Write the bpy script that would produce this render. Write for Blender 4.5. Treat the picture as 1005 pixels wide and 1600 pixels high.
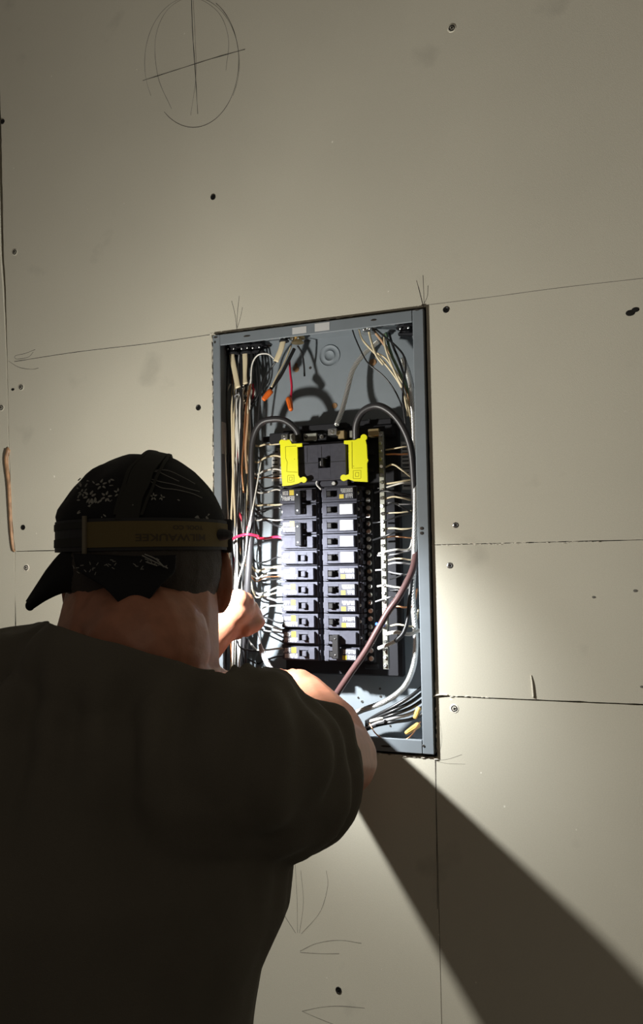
import bpy, bmesh, math, random
from mathutils import Vector, Matrix, noise
random.seed(7)
for o in list(bpy.data.objects): bpy.data.objects.remove(o)
SC = bpy.context.scene; COL = SC.collection
# ------------------------------------------------------------ camera
FPX = 1220.0
CAM = Vector((0.43145, -1.16518, 1.49406)); YAW, PIT, ROL = 0.34903, 0.05874, -0.01677
FW = Vector((-math.sin(YAW)*math.cos(PIT), math.cos(YAW)*math.cos(PIT), math.sin(PIT)))
_r = FW.cross(Vector((0, 0, 1))).normalized(); _u = _r.cross(FW)
RT = _r*math.cos(ROL) + _u*math.sin(ROL); UP = -_r*math.sin(ROL) + _u*math.cos(ROL)
cd = bpy.data.cameras.new('camera'); cam = bpy.data.objects.new('camera', cd); COL.objects.link(cam)
cd.sensor_fit = 'VERTICAL'; cd.sensor_height = 24.0; cd.lens = 24.0*FPX/1600.0; cd.clip_start = 0.02
m3 = Matrix((RT, UP, -FW)).transposed(); cam.matrix_world = Matrix.Translation(CAM) @ m3.to_4x4()
SC.camera = cam
# ------------------------------------------------------------ light levels
LAMP_POS = Vector((-0.166, -0.238, 1.556)); LAMP_AIM = Vector((-0.01, 0.05, 1.385))
FLOOD = 50.0; BEAM = 46.0
w = bpy.data.worlds.new('world'); SC.world = w; w.use_nodes = True
w.node_tree.nodes['Background'].inputs[0].default_value = (1.0, 0.86, 0.72, 1)
w.node_tree.nodes['Background'].inputs[1].default_value = 0.07
SC.view_settings.view_transform = 'Standard'; SC.view_settings.look = 'None'
SC.view_settings.exposure = 0.0; SC.view_settings.gamma = 1.0; SC.view_settings.use_curve_mapping = False
def lamp(name, kind, loc, energy, color, **k):
    l = bpy.data.lights.new(name, kind); l.energy = energy; l.color = color
    for a, b in k.items(): setattr(l, a, b)
    o = bpy.data.objects.new(name, l); COL.objects.link(o); o.location = loc; return o
def aim(o, t): o.rotation_euler = (Vector(t)-o.location).to_track_quat('-Z', 'Y').to_euler()
room = lamp('room_light', 'AREA', (1.0, -2.4, 2.55), 2.6, (1.0, 0.86, 0.66), size=1.2); aim(room, (0.1, 0, 2.1))
# ------------------------------------------------------------ pixel -> world
def ray(px, py): return FW + RT*((px-502.5)/FPX) + UP*((800-py)/FPX)
def at(px, py, Y=0.0):
    d = ray(px, py); return CAM + d*((Y-CAM.y)/d.y)
def atd(px, py, D): return CAM + ray(px, py)*D
V = Vector
# ------------------------------------------------------------ materials
def mat(name, col, rough=0.6, metal=0.0, var=0.0, scale=40, bump=0.0, bscale=300, spec=0.5, alpha=1.0, col2=None, coat=0, sss=0):
    m = bpy.data.materials.new(name); m.use_nodes = True; nt = m.node_tree; b = nt.nodes['Principled BSDF']
    b.inputs['Base Color'].default_value = (*col, 1); b.inputs['Roughness'].default_value = rough
    b.inputs['Metallic'].default_value = metal; b.inputs['Specular IOR Level'].default_value = spec
    b.inputs['Alpha'].default_value = alpha; b.inputs['Coat Weight'].default_value = coat
    if sss: b.inputs['Subsurface Weight'].default_value = sss; b.inputs['Subsurface Radius'].default_value = (.012, .005, .003); b.inputs['Subsurface Scale'].default_value = 1.0
    tc = nt.nodes.new('ShaderNodeTexCoord')
    if var > 0 or col2:
        n = nt.nodes.new('ShaderNodeTexNoise'); n.inputs['Scale'].default_value = scale; n.inputs['Detail'].default_value = 6
        nt.links.new(tc.outputs['Object'], n.inputs['Vector'])
        cr = nt.nodes.new('ShaderNodeValToRGB'); cr.color_ramp.elements[0].position = .35; cr.color_ramp.elements[1].position = .65
        c2 = col2 or tuple(c*(1+var) for c in col); c1 = col if col2 else tuple(c*(1-var) for c in col)
        cr.color_ramp.elements[0].color = (*c1, 1); cr.color_ramp.elements[1].color = (*c2, 1)
        nt.links.new(n.outputs['Fac'], cr.inputs['Fac']); nt.links.new(cr.outputs['Color'], b.inputs['Base Color'])
    if bump > 0:
        n2 = nt.nodes.new('ShaderNodeTexNoise'); n2.inputs['Scale'].default_value = bscale; n2.inputs['Detail'].default_value = 5
        nt.links.new(tc.outputs['Object'], n2.inputs['Vector'])
        bp = nt.nodes.new('ShaderNodeBump'); bp.inputs['Strength'].default_value = bump; bp.inputs['Distance'].default_value = 0.001
        nt.links.new(n2.outputs['Fac'], bp.inputs['Height']); nt.links.new(bp.outputs['Normal'], b.inputs['Normal'])
    return m
def drywall_mat():
    m = mat('drywall_paper', (.56, .52, .43), .75, bump=.25, bscale=900, spec=.3); nt = m.node_tree; b = nt.nodes['Principled BSDF']
    tc = nt.nodes.new('ShaderNodeTexCoord')
    def noi(s, d, a, c, v):
        n = nt.nodes.new('ShaderNodeTexNoise'); n.inputs['Scale'].default_value = s; n.inputs['Detail'].default_value = d
        nt.links.new(tc.outputs['Object'], n.inputs['Vector'])
        r = nt.nodes.new('ShaderNodeValToRGB'); r.color_ramp.elements[0].position = a; r.color_ramp.elements[1].position = c
        r.color_ramp.elements[0].color = (v[0],)*3+(1,); r.color_ramp.elements[1].color = (v[1],)*3+(1,)
        nt.links.new(n.outputs['Fac'], r.inputs['Fac']); return r
    def mul(a, bb, typ='MULTIPLY', f=1):
        x = nt.nodes.new('ShaderNodeMix'); x.data_type = 'RGBA'; x.blend_type = typ; x.inputs[0].default_value = f
        if isinstance(a, tuple): x.inputs[6].default_value = a
        else: nt.links.new(a, x.inputs[6])
        nt.links.new(bb, x.inputs[7]); return x.outputs[2]
    big = noi(3.0, 3, .3, .7, (.95, 1.04)); med = noi(9, 4, .27, .36, (.86, 1.0)); fine = noi(600, 2, .3, .7, (.96, 1.03))
    c = mul((.575, .545, .448, 1), big.outputs['Color']); c = mul(c, med.outputs['Color']); c = mul(c, fine.outputs['Color'])
    sp = noi(70, 2, .755, .775, (0, .25)); c = mul(c, sp.outputs['Color'], 'ADD')
    nt.links.new(c, b.inputs['Base Color']); return m
M = dict(
 drywall=drywall_mat(), gypsum=mat('gypsum', (.75, .70, .60), .9, var=.15, scale=200, bump=.8, bscale=400),
 wood=mat('wood', (.16, .085, .04), .8, var=.4, scale=20), dark=mat('cavity', (.03, .025, .02), .9),
 graphite=mat('graphite', (.09, .085, .08), .6, alpha=.6), graphite_soft=mat('graphite_soft', (.2, .19, .17), .7, alpha=.30),
 stain=mat('smudge', (.3, .26, .2), .8, alpha=.35), brownstain=mat('brown_adhesive', (.3, .17, .09), .5, var=.3, scale=80),
 screw=mat('screw_black', (.012, .011, .010), .5, .3), paint=mat('grey_enamel', (.185, .21, .23), .62, spec=.3, var=.03, bump=.03, bscale=250),
 steel=mat('zinc', (.72, .72, .70), .28, 1.0, var=.08, scale=90), tin=mat('tin_bar', (.38, .38, .33), .45, 1.0, var=.15, scale=120),
 brass=mat('brass', (.5, .38, .2), .4, .9), copper=mat('copper', (.85, .42, .22), .3, 1.0), rust=mat('rust_hole', (.22, .12, .05), .7, var=.3),
 alu=mat('aluminium_strand', (.80, .80, .78), .32, .85), plastic=mat('black_plastic', (.020, .020, .023), .7, spec=.15, bump=.1, bscale=500),
 brk=mat('breaker_plastic', (.060, .060, .074), .8, spec=.10, bump=.08, bscale=700, var=.08, scale=150), handle=mat('handle_plastic', (.014, .013, .013), .6, spec=.2),
 paper=mat('white_label', (.55, .55, .54), .6), ylabel=mat('yellow_label', (.50, .38, .01), .6), ink=mat('ink', (.03, .03, .04), .7),
 yellow=mat('yellow_plastic', (.87, .86, .004), .45), groove=mat('yellow_groove', (.40, .38, .01), .6),
 w_black=mat('black_insulation', (.016, .016, .017), .30), w_white=mat('white_insulation', (.72, .70, .64), .35), w_cream=mat('cream_insulation', (.70, .60, .40), .45),
 w_red=mat('red_insulation', (.62, .02, .06), .35), w_green=mat('green_insulation', (.10, .17, .10), .4), w_blue=mat('blue_insulation', (.04, .12, .55), .4),
 w_tan=mat('kraft_paper', (.45, .28, .16), .8), w_grey=mat('grey_insulation', (.30, .30, .31), .4),
 cable=mat('black_cable', (.032, .030, .032), .42, bump=.05, bscale=200), cable_lit=mat('black_cable_lit', (.085, .042, .040), .40, bump=.05, bscale=200),  # second cable colour is black insulation with reddish light painted in
 orange=mat('orange_nut', (.80, .16, .02), .45), tannut=mat('tan_nut', (.66, .42, .12), .5),
 skin=mat('skin', (.36, .15, .085), .5, var=.10, scale=60, bump=.3, bscale=200, sss=.10),
 hair=mat('hair', (.035, .028, .022), .8, bump=1, bscale=600),
 shirt=mat('shirt_cloth', (.105, .095, .075), .9, bump=.5, bscale=900, spec=.2, var=.08, scale=8),
 cap=mat('cap_cloth', (.012, .012, .013), .9, bump=.5, bscale=900, spec=.2), print_=mat('cap_print', (.24, .24, .22), .9, spec=.1), seam=mat('cap_trim', (.028, .028, .025), .9, spec=.2),
 tan=mat('strap_tan', (.125, .095, .040), .85, spec=.2, bump=.4, bscale=700), strap=mat('strap_black', (.018, .018, .02), .8), letter=mat('strap_letter', (.05, .035, .018), .8),
 buckle=mat('buckle', (.13, .11, .07), .5), jean=mat('denim', (.03, .04, .07), .9), leather=mat('boot_leather', (.09, .05, .03), .6), concrete=mat('concrete', (.25, .24, .22), .9, var=.15, scale=5),
 eye=mat('eye_white', (.75, .73, .7), .3), nail=mat('nail', (.65, .42, .34), .35))
lens = bpy.data.materials.new('lens'); lens.use_nodes = True
_n = lens.node_tree.nodes; _b = _n['Principled BSDF']; _b.inputs['Emission Color'].default_value = (1, .97, .92, 1); _b.inputs['Emission Strength'].default_value = 4; M['lens'] = lens
# ------------------------------------------------------------ mesh helpers
class MB:
    def __init__(s): s.v = []; s.f = []
    def add(s, v, f):
        n = len(s.v); s.v += [Vector(p) for p in v]; s.f += [tuple(i+n for i in q) for q in f]; return s
    def box(s, a, b, ch=0.0):
        a = Vector(a); b = Vector(b); lo = Vector([min(a[i], b[i]) for i in range(3)]); hi = Vector([max(a[i], b[i]) for i in range(3)])
        bm = bmesh.new(); bmesh.ops.create_cube(bm, size=1)
        for v in bm.verts: v.co = Vector([(lo[i]+hi[i])/2 + v.co[i]*(hi[i]-lo[i]) for i in range(3)])
        if ch > 0:
            ch = min(ch, .45*min(hi[i]-lo[i] for i in range(3))); bmesh.ops.bevel(bm, geom=bm.edges[:], offset=ch, segments=1, affect='EDGES')
        bm.verts.index_update(); s.add([v.co for v in bm.verts], [[v.index for v in f.verts] for f in bm.faces]); bm.free(); return s
    def prism(s, pts, y0, y1):
        """pts: list of (x,z) outline; extruded in Y"""
        n = len(pts); v = [(p[0], y0, p[1]) for p in pts]+[(p[0], y1, p[1]) for p in pts]
        f = [tuple(range(n)), tuple(range(2*n-1, n-1, -1))]+[(i, i+n, (i+1) % n+n, (i+1) % n) for i in range(n)]
        return s.add(v, f)
    def lathe(s, prof, org, axis, n=14):
        """prof: (r, h) along axis"""
        ax = Vector(axis).normalized(); t = ax.orthogonal().normalized(); b = ax.cross(t); org = Vector(org)
        v = []; f = []
        for r, h in prof:
            for k in range(n): a = 2*math.pi*k/n; v.append(org+ax*h+(t*math.cos(a)+b*math.sin(a))*max(r, 1e-5))
        for i in range(len(prof)-1):
            for k in range(n): f.append((i*n+k, i*n+(k+1) % n, (i+1)*n+(k+1) % n, (i+1)*n+k))
        f.append(tuple(range(n-1, -1, -1))); f.append(tuple((len(prof)-1)*n+k for k in range(n)))
        return s.add(v, f)
    def tube(s, pts, r, n=8, caps=True, flat=None):
        fr = frames(pts); m = len(fr); v = []; f = []
        for i, (p, t, a, b) in enumerate(fr):
            rr = r(i/(m-1)) if callable(r) else r
            for k in range(n):
                an = 2*math.pi*k/n; ca, sa = math.cos(an), math.sin(an)
                if flat: v.append(p + a*ca*rr*flat + b*sa*rr)
                else: v.append(p + (a*ca+b*sa)*rr)
        for i in range(m-1):
            for k in range(n): f.append((i*n+k, i*n+(k+1) % n, (i+1)*n+(k+1) % n, (i+1)*n+k))
        if caps: f.append(tuple(range(n-1, -1, -1))); f.append(tuple((m-1)*n+k for k in range(n)))
        return s.add(v, f)
    def ball(s, c, rad, rot=None, seg=16, rings=10):
        c = Vector(c); rad = Vector(rad) if not isinstance(rad, (int, float)) else Vector((rad,)*3); v = []; f = []
        for i in range(rings+1):
            th = math.pi*i/rings
            for k in range(seg):
                ph = 2*math.pi*k/seg; p = Vector((rad.x*math.sin(th)*math.cos(ph), rad.y*math.sin(th)*math.sin(ph), rad.z*math.cos(th)))
                v.append(c + (rot @ p if rot else p))
        for i in range(rings):
            for k in range(seg): f.append((i*seg+k, (i+1)*seg+k, (i+1)*seg+(k+1) % seg, i*seg+(k+1) % seg))
        return s.add(v, f)
    def cap(s, a, b, r0, r1, n=14):
        """tapered capsule"""
        a = Vector(a); b = Vector(b); ax = (b-a); L = ax.length; prof = []
        for i in range(6): t = math.pi/2*i/6; prof.append((r0*math.sin(t), -r0*math.cos(t)))
        prof += [(r0, 0), (r1, L)]
        for i in range(1, 7): t = math.pi/2*i/6; prof.append((r1*math.cos(t), L+r1*math.sin(t)))
        return s.lathe(prof, a, ax, n)
    def build(s, name, m, parent=None, smooth=False, bevel=0, mod=None):
        me = bpy.data.meshes.new(name); bm = bmesh.new()
        vs = [bm.verts.new(p) for p in s.v]
        for q in s.f:
            try: bm.faces.new([vs[i] for i in q])
            except ValueError: pass
        bmesh.ops.remove_doubles(bm, verts=bm.verts, dist=1e-6)
        bmesh.ops.recalc_face_normals(bm, faces=bm.faces); bm.to_mesh(me); bm.free()
        if smooth:
            for p in me.polygons: p.use_smooth = True
        return link(name, me, m, parent)
def link(name, me, m, parent=None):
    if m is not None: me.materials.append(M[m] if isinstance(m, str) else m)
    o = bpy.data.objects.new(name, me); COL.objects.link(o)
    if parent:
        o.parent = parent; o.matrix_parent_inverse = Matrix.Translation(parent_loc(parent)).inverted()
    return o
def parent_loc(p):
    return Vector(p.location) if p.type == 'EMPTY' else Vector((0, 0, 0))
def empty(name, loc, label=None, cat=None, group=None, kind=None):
    o = bpy.data.objects.new(name, None); COL.objects.link(o); o.location = loc; o.empty_display_size = .02
    return tag(o, label, cat, group, kind)
def tag(o, label=None, cat=None, group=None, kind=None):
    if label: o['label'] = label
    if cat: o['category'] = cat
    if group: o['group'] = group
    if kind: o['kind'] = kind
    return o
def cr(pts, k=8):
    P = [Vector(p) for p in pts]
    if len(P) < 3: return [P[0].lerp(P[-1], i/k) for i in range(k+1)]
    P = [P[0]*2-P[1]]+P+[P[-1]*2-P[-2]]; out = []
    for i in range(1, len(P)-2):
        for j in range(k):
            t = j/k; a, b, c, d = P[i-1:i+3]
            out.append(.5*((2*b)+(c-a)*t+(2*a-5*b+4*c-d)*t*t+(3*b-a-3*c+d)*t**3))
    out.append(P[-2]); return out
def frames(pts):
    out = []; n = len(pts); a = None
    for i in range(n):
        t = (pts[min(i+1, n-1)]-pts[max(i-1, 0)]).normalized()
        if a is None: a = t.orthogonal().normalized() if abs(t.y) > .9 else t.cross(Vector((0, 1, 0))).normalized()
        a = (a - t*a.dot(t)).normalized(); out.append((pts[i], t, a, t.cross(a)))
    return out
# ------------------------------------------------------------ the wall
YB = .0127
XL, XR, ZB, ZT = -.181, .181, 1.2, 1.8726
hx0, hx1, hz0, hz1 = XL-.005, XR+.003, ZB-.006, ZT+.004
wall = empty('wall_back', (0, 0, 0), kind='structure')
def rag(p, q, amp, step=.012):
    """ragged edge between (x,z) points"""
    p = Vector(p); q = Vector(q); n = max(1, int((q-p).length/step)); d = (q-p); nn = Vector((-d.y, d.x)).normalized(); out = []
    for i in range(n): 
        c = p + d*(i/n); a = amp*noise.noise(Vector((c.x*60, c.y*60, 3.1)))+amp*.6*noise.noise(Vector((c.x*260, c.y*260, 8)))
        out.append(c + nn*(a if 0 < i else 0))
    return out
def poly(segs):
    out = []
    for i, (p, amp) in enumerate(segs): 
        q = segs[(i+1) % len(segs)][0]; out += rag(p, q, amp) if amp else [Vector(p)]
    return out
def xz(px, py): p = at(px, py, 0); return (p.x, p.z)
sR1 = at(672, 851); sR2 = at(1005, 843); sR3 = at(678, 1086); sR4 = at(1005, 1100); sL = at(60, 862)
def ext(p, q, x): t = (x-p.x)/(q.x-p.x); return (x, p.z+(q.z-p.z)*t)
X0, X1, ZTOP = -1.7, 2.0, 2.9
g = .0007
La = [xz(-14, -300), xz(-6, 0), xz(2, 200), xz(6, 400), xz(9, 450), xz(11.5, 560), xz(14.5, 700), xz(18, 800), xz(24, 861)]
sheetA = [((La[0][0], ZTOP), 0), ((X1, ZTOP), 0), (ext(sR1, sR2, X1), .0006)]
sheetA += [(ext(sR1, sR2, hx1), .0007), ((hx1, hz1), .0008), ((hx0, hz1), .0012), ((hx0, La[-1][1]), .0006)] + [(p, .0009) for p in reversed(La[1:])]
def dn(p, d): return (p[0], p[1]-d)
sheetB = [(dn(La[-1], 2*g), .0005), ((hx0, La[-1][1]-2*g), .001), ((hx0, hz0), .0016), ((at(680, 1200).x, hz0), 0), ((at(680, 1200).x, 0.0), 0), ((xz(24, 861)[0]+.004, 0), 0)]
sheetC = [(dn(ext(sR1, sR2, hx1), 1.3*g), .0005), (dn(ext(sR1, sR2, X1), 1.3*g), 0), (ext(sR3, sR4, X1), .0007), (ext(sR3, sR4, hx1), .0006)]
sheetD = [(dn(ext(sR3, sR4, hx1), 3.2*g), .0007), (dn(ext(sR3, sR4, X1), 3.2*g), 0), ((X1, 0), 0), ((at(680, 1200).x+.0009, 0), 0), ((at(680, 1200).x+.0009, hz0+.001), 0), ((hx1, hz0+.001), .001)]
Le = [xz(-30, -300), xz(-12, 0), xz(-6, 200), xz(0, 400), xz(4, 450), xz(10, 560), xz(13.3, 700), xz(16.5, 800), xz(22.5, 861), xz(25, 980)]
sheetE = [((X0, ZTOP), 0), ((Le[0][0], ZTOP), .0008)] + [(p, .0008) for p in Le[1:]] + [((Le[-1][0], 0), 0), ((X0, 0), 0)]
for pts in (sheetA, sheetB, sheetC, sheetD, sheetE):
    o = MB().prism(poly(pts), 0, YB).build('drywall_sheet', 'drywall', wall)
    bm = bmesh.new(); bm.from_mesh(o.data); bmesh.ops.triangulate(bm, faces=[f for f in bm.faces if len(f.verts) > 4]); bm.to_mesh(o.data); bm.free()
for x in (-.60, -.205, .205, .615, 1.02, 1.43, -1.01, -1.42): MB().box((x-.019, YB+.0005, .04), (x+.019, .1, 2.86)).build('stud', 'wood', wall)
MB().box((X0, .115, 0), (X1, .13, ZTOP)).build('cavity_backing', 'dark', wall)  # unseen dark board added to keep world light out of the sheet gaps
# torn paper and gypsum crumbs round the opening
def crumbs(p, q, n, s, name='paper_tear'):
    mb = MB()
    for i in range(n):
        t = random.random(); c = p.lerp(q, t)+V((random.uniform(-.0012, .0012), random.uniform(-.0012, .0008), random.uniform(-.0012, .0012)))
        d = (q-p).normalized(); a = random.uniform(.3, 1)*s
        mb.ball(c, (a*(.5+2.2*abs(d.x)), a*.5, a*(.5+2.2*abs(d.z))), seg=6, rings=4)
    return tag(mb.build(name, 'gypsum', wall), kind='stuff')
crumbs(V((hx0+.001, 0, hz1-.01)), V((hx0+.001, 0, 1.44)), 170, .0016); crumbs(V((hx0, 0, hz1)), V((.07, 0, hz1)), 90, .0011)
crumbs(V((0, 0, hz0)), V((hx1+.005, 0, hz0)), 70, .0018); crumbs(V((hx1, 0, hz0)), V((hx1, 0, 1.31)), 40, .0013)
crumbs(V((hx1, 0, sR1.z-.001)), V((.42, 0, ext(sR1, sR2, .42)[1]-.001)), 60, .0011); crumbs(V((hx1, 0, sR3.z-.0008)), V((.26, 0, ext(sR3, sR4, .26)[1])), 16, .0012)
mb = MB(); mb.tube(cr([at(674, 1091, -.001), at(680, 1087, -.002), at(690, 1085.5, -.002), at(700, 1086, -.001)]), .0011, 6); mb.build('paper_tear', 'gypsum', wall, True)
mb = MB(); mb.tube(cr([at(830, 1055, -.0003), at(832, 1068, -.0007), at(834, 1090, -.0006)]), lambda t: .0006+.0008*t, 6); mb.build('paper_crease', 'drywall', wall, True)
mb = MB(); mb.tube(cr([at(13, 702, -.001), at(10, 720, -.001), at(14, 760, -.001), at(17, 820, -.001), at(20, 855, -.001), at(23, 862, -.001)]), lambda t: .0032*(1-t)**.5+.0012, 7); mb.ball(at(12, 706, -.001), (.005, .002, .009)); mb.build('dried_adhesive', 'brownstain', wall, True)
def screw(px, py, r=.0046, metal=False):
    c = at(px, py, -.0002)
    o = MB().lathe([(r*1.25, -.0002), (r*1.2, .0006), (r, .0009), (r*.7, .0002), (r*.3, .00005)], c, (0, -1, 0), 12).build('screw', 'steel' if metal else 'screw', wall)
    m = MB()
    for a in (.5, .5+math.pi/2):
        d = V((math.cos(a), 0, math.sin(a)))*r*.55; e = V((-math.sin(a), 0, math.cos(a)))*r*.12
        m.add([c-d-e+V((0, -.0011, 0)), c+d-e+V((0, -.0011, 0)), c+d+e+V((0, -.0011, 0)), c-d+e+V((0, -.0011, 0)), c-d-e, c+d-e, c+d+e, c-d+e], [(0, 1, 2, 3), (0, 4, 5, 1), (1, 5, 6, 2), (2, 6, 7, 3), (3, 7, 4, 0)])
    m.build('cross_slot', 'screw', o)
    if metal: MB().lathe([(r*1.5, -.0002), (r*1.45, .0004), (r*1.2, .0006)], c, (0, -1, 0), 12).build('dimple_ring', 'graphite', o)
    elif random.random() < .6: MB().lathe([(r*1.7, -.0002), (r*1.6, .0003), (r*1.2, .0004)], c, (0, -1, 0), 12).build('dimple_ring', 'gypsum' if py > 780 else 'drywall', o)
for p in ((706, 44), (333, 308), (697, 484), (23, 394), (4, 190), (310, 637), (33, 605), (36, 824), (41, 887), (710, 1107), (529, 1547), (2, 637)): screw(*p, r=.0040)
screw(712, 820.5, .0030, True); screw(703, 883.5, .0032, True)
for p, r in (((985, 489), .0055), ((993, 484), .0045), ((928, 933), .0022), ((993, 923), .0026), ((20, 608.5), .0032), ((1003, 1073), .002)):
    MB().ball(at(*p, -.0001), (r*1.2, .0007, r*.8), seg=9, rings=6).build('nail_hole', 'screw' if r > .003 else 'graphite', wall)
# pencil marks: thin graphite strokes
def pencil(px, wd=.0009, m='graphite', closed=False, nm='pencil_mark'):
    c = cr([at(x, y, -.00025) for x, y in px], 8); mb = MB(); v = []; f = []
    for i, (p, t, a, b) in enumerate(frames(c)):
        s = V((t.z, 0, -t.x)).normalized()*wd*.5*(.7+.5*noise.noise(p*40)); v += [p-s, p+s, p+s+V((0, .0002, 0)), p-s+V((0, .0002, 0))]
    for i in range(len(c)-1): f += [(4*i+j, 4*i+(j+1) % 4, 4*i+4+(j+1) % 4, 4*i+4+j) for j in range(4)]
    return mb.add(v, f).build(nm, m, wall)
def ell(cx, cy, rx, ry, a0, a1, n=22): return [(cx+rx*math.cos(math.radians(a0+(a1-a0)*i/n)), cy+ry*math.sin(math.radians(a0+(a1-a0)*i/n))) for i in range(n+1)]
pencil(ell(300, 98, 74, 103, 30, -210), .0011, 'graphite_soft'); pencil(ell(302, 95, 71, 104, -60, 130), .0011)
pencil([(268, 170), (247, 120), (243, 60), (262, 15), (300, -4), (340, 18), (357, 60), (353, 110)], .001, 'graphite_soft')
pencil([(299, -10), (301, 50), (305, 110), (309, 178)], .0018); pencil([(302, 0), (305, 60), (306, 120), (298, 180)], .0010, 'graphite_soft'); pencil([(223, 126), (270, 111), (330, 92), (383, 77)], .0016)
pencil([(22, 565), (120, 550), (230, 537), (328, 523)], .0012); pencil([(664, 477), (760, 465), (880, 449), (1030, 432)], .0011, 'graphite_soft')
pencil([(55, 546), (40, 552), (24, 556), (26, 561), (44, 558), (52, 550)], .0008); pencil([(13, 564), (30, 574), (50, 577), (60, 575)], .0009)
for q in ([(362, 470), (367, 490), (370, 514)], [(374, 462), (371, 490), (370, 516)], [(379, 480), (376, 495), (371, 512)]): pencil(q, .0008)
for q in ([(651, 438), (656, 458), (661, 478)], [(661, 430), (662, 455), (663, 478)], [(669, 446), (668, 462), (663, 474)], [(654, 448), (659, 468), (662, 480)]): pencil(q, .0008)
pencil([(681, 1188), (682, 1290), (684, 1420)], .0010)
for q in ([(680, 1188), (700, 1186), (722, 1179)], [(680, 1189), (700, 1193), (727, 1194)], [(680, 1110), (688, 1130), (690, 1160), (684, 1182)]): pencil(q, .0007, 'graphite_soft')
for q in ([(462, 1458), (440, 1420), (430, 1370)], [(465, 1458), (464, 1400), (460, 1330)], [(468, 1458), (474, 1410), (470, 1360)], [(471, 1459), (500, 1425), (512, 1385), (510, 1360)], [(469, 1486), (495, 1474), (530, 1469), (565, 1474)], [(469, 1488), (500, 1490), (530, 1490)], [(472, 1580), (500, 1574), (530, 1572), (570, 1575)], [(472, 1580), (495, 1590), (530, 1604)]): pencil(q, .0009, 'graphite_soft')
# floor and ceiling of the room
tag(MB().box((X0, -3.2, -.03), (X1, .13, 0)).build('floor', 'concrete'), kind='structure')
# ------------------------------------------------------------ enclosure
YF, YBK = -.006, .085
FL = .0165
box = empty('electrical_panel', (0, 0, ZB), 'grey steel breaker panel enclosure with open front set into the drywall', 'electrical panel')
t = .0016
# flanges with rounded outer lips
def flange(a, b, name='flange'): MB().box(a, b, .0012).build(name, 'paint', box)
flange((XL, YF, ZB), (XL+.0135, YF+.003, ZT)); flange((XR-.0175, YF, ZB), (XR, YF+.003, ZT))
flange((XL+.0136, YF, ZT-.019), (XR-.0176, YF+.003, ZT)); flange((XL+.0136, YF, ZB), (XR-.0176, YF+.003, ZB+.0205))
for a, b in (((XL, YF+.003, ZB), (XL+t, YBK, ZT)), ((XR-t, YF+.003, ZB), (XR, YBK, ZT)), ((XL+t, YF+.003, ZT-t), (XR-t, YBK, ZT)), ((XL+t, YF+.003, ZB), (XR-t, YBK, ZB+t))):
    MB().box(a, b).build('side_wall', 'paint', box)
MB().box((XL+t, YBK-t, ZB+t), (XR-t, YBK, ZT-t)).build('back_panel', 'paint', box)
def disc(px, py, Y, r, m, nm, h=.0008, prof=None):
    c = at(px, py, Y); MB().lathe(prof or [(r, 0), (r, h), (r*.9, h*1.3), (r*.2, h*1.3)], c, (0, -1, 0), 20).build(nm, m, box, False)
yb = YBK-t-.0002
for px, py, r in ((515, 556, .019), (420, 700, .015)):
    c = at(px, py, yb); MB().lathe([(r, 0), (r, .0009), (r*.93, .0012), (r*.92, .0004), (r*.5, .0003), (r*.49, .0010), (r*.44, .0010), (r*.43, .0003), (r*.05, .0003)], c, (0, -1, 0), 32).build('knockout', 'paint', box, True)
for px, py, r, m in ((463, 577, .0052, 'rust'), (463, 570, .0026, 'rust'), (523, 634, .0048, 'rust'), (583, 566, .006, 'rust'), (485, 575, .0022, 'dark'), (594, 1076, .0018, 'dark'), (595, 1088, .0018, 'dark'), (566, 1096, .0022, 'steel'), (560, 1090, .0016, 'dark'), (610, 1134, .0014, 'dark')): disc(px, py, yb, r, m, 'mounting_hole')
for px, py in ((659, 825.5), (659, 833)): disc(px, py, YF-.0001, .0024, 'dark', 'flange_hole')
for px, py in ((336, 535), (342, 1000)): disc(px, py, YF-.0001, .0017, 'dark', 'flange_hole')
for px, py, wd in ((386, 525, .0065), (337, 527, .004), (584, 500, .005), (652, 484, .004), (603, 1166, .008)):
    c = at(px, py, YF-.0001); MB().ball(c, (wd, .0006, .0015), seg=12, rings=6).build('slot', 'dark', box)
disc(662, 1165, YF-.0001, .0018, 'steel', 'rivet')
def sticker(px0, py0, px1, py1, Y, nm='label_sticker', m='paper', lines=0):
    a = at(px0, py0, Y); b = at(px1, py0, Y); c = at(px1, py1, Y); d = at(px0, py1, Y); e = V((0, -.0003, 0))
    o = MB().add([a, b, c, d, a+e, b+e, c+e, d+e], [(0, 1, 2, 3), (4, 5, 6, 7), (0, 1, 5, 4), (1, 2, 6, 5), (2, 3, 7, 6), (3, 0, 4, 7)]).build(nm, m, box)
    if lines:
        mb = MB()
        for i in range(lines):
            tt = (i+1)/(lines+1); p = a.lerp(d, tt).lerp(b.lerp(c, tt), .08); q = a.lerp(d, tt).lerp(b.lerp(c, tt), random.uniform(.5, .92)); h = (a.z-d.z)/lines*.14
            mb.box((p.x, Y-.0005, p.z-h), (q.x, Y-.0002, p.z+h))
        mb.build('printed_line', 'ink', o)
def fsticker(x0, x1, z0, z1): MB().box((x0, YF-.0004, z0), (x1, YF-.0001, z1)).build('label_sticker', 'paper', box)
a = at(457, 517, YF); b = at(479, 514, YF); c = at(492, 511, YF); d = at(515, 508, YF)
fsticker(a.x, b.x, a.z-.006, a.z+.005); fsticker(c.x, d.x, a.z-.006, a.z+.007)
sticker(606, 688, 621, 716, yb, lines=5); sticker(607, 720, 622, 742, yb, lines=3); sticker(627, 690, 650, 745, yb, lines=8); sticker(629, 748, 650, 765, yb, lines=2)
sticker(425, 700, 440, 752, yb, lines=7)
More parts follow.
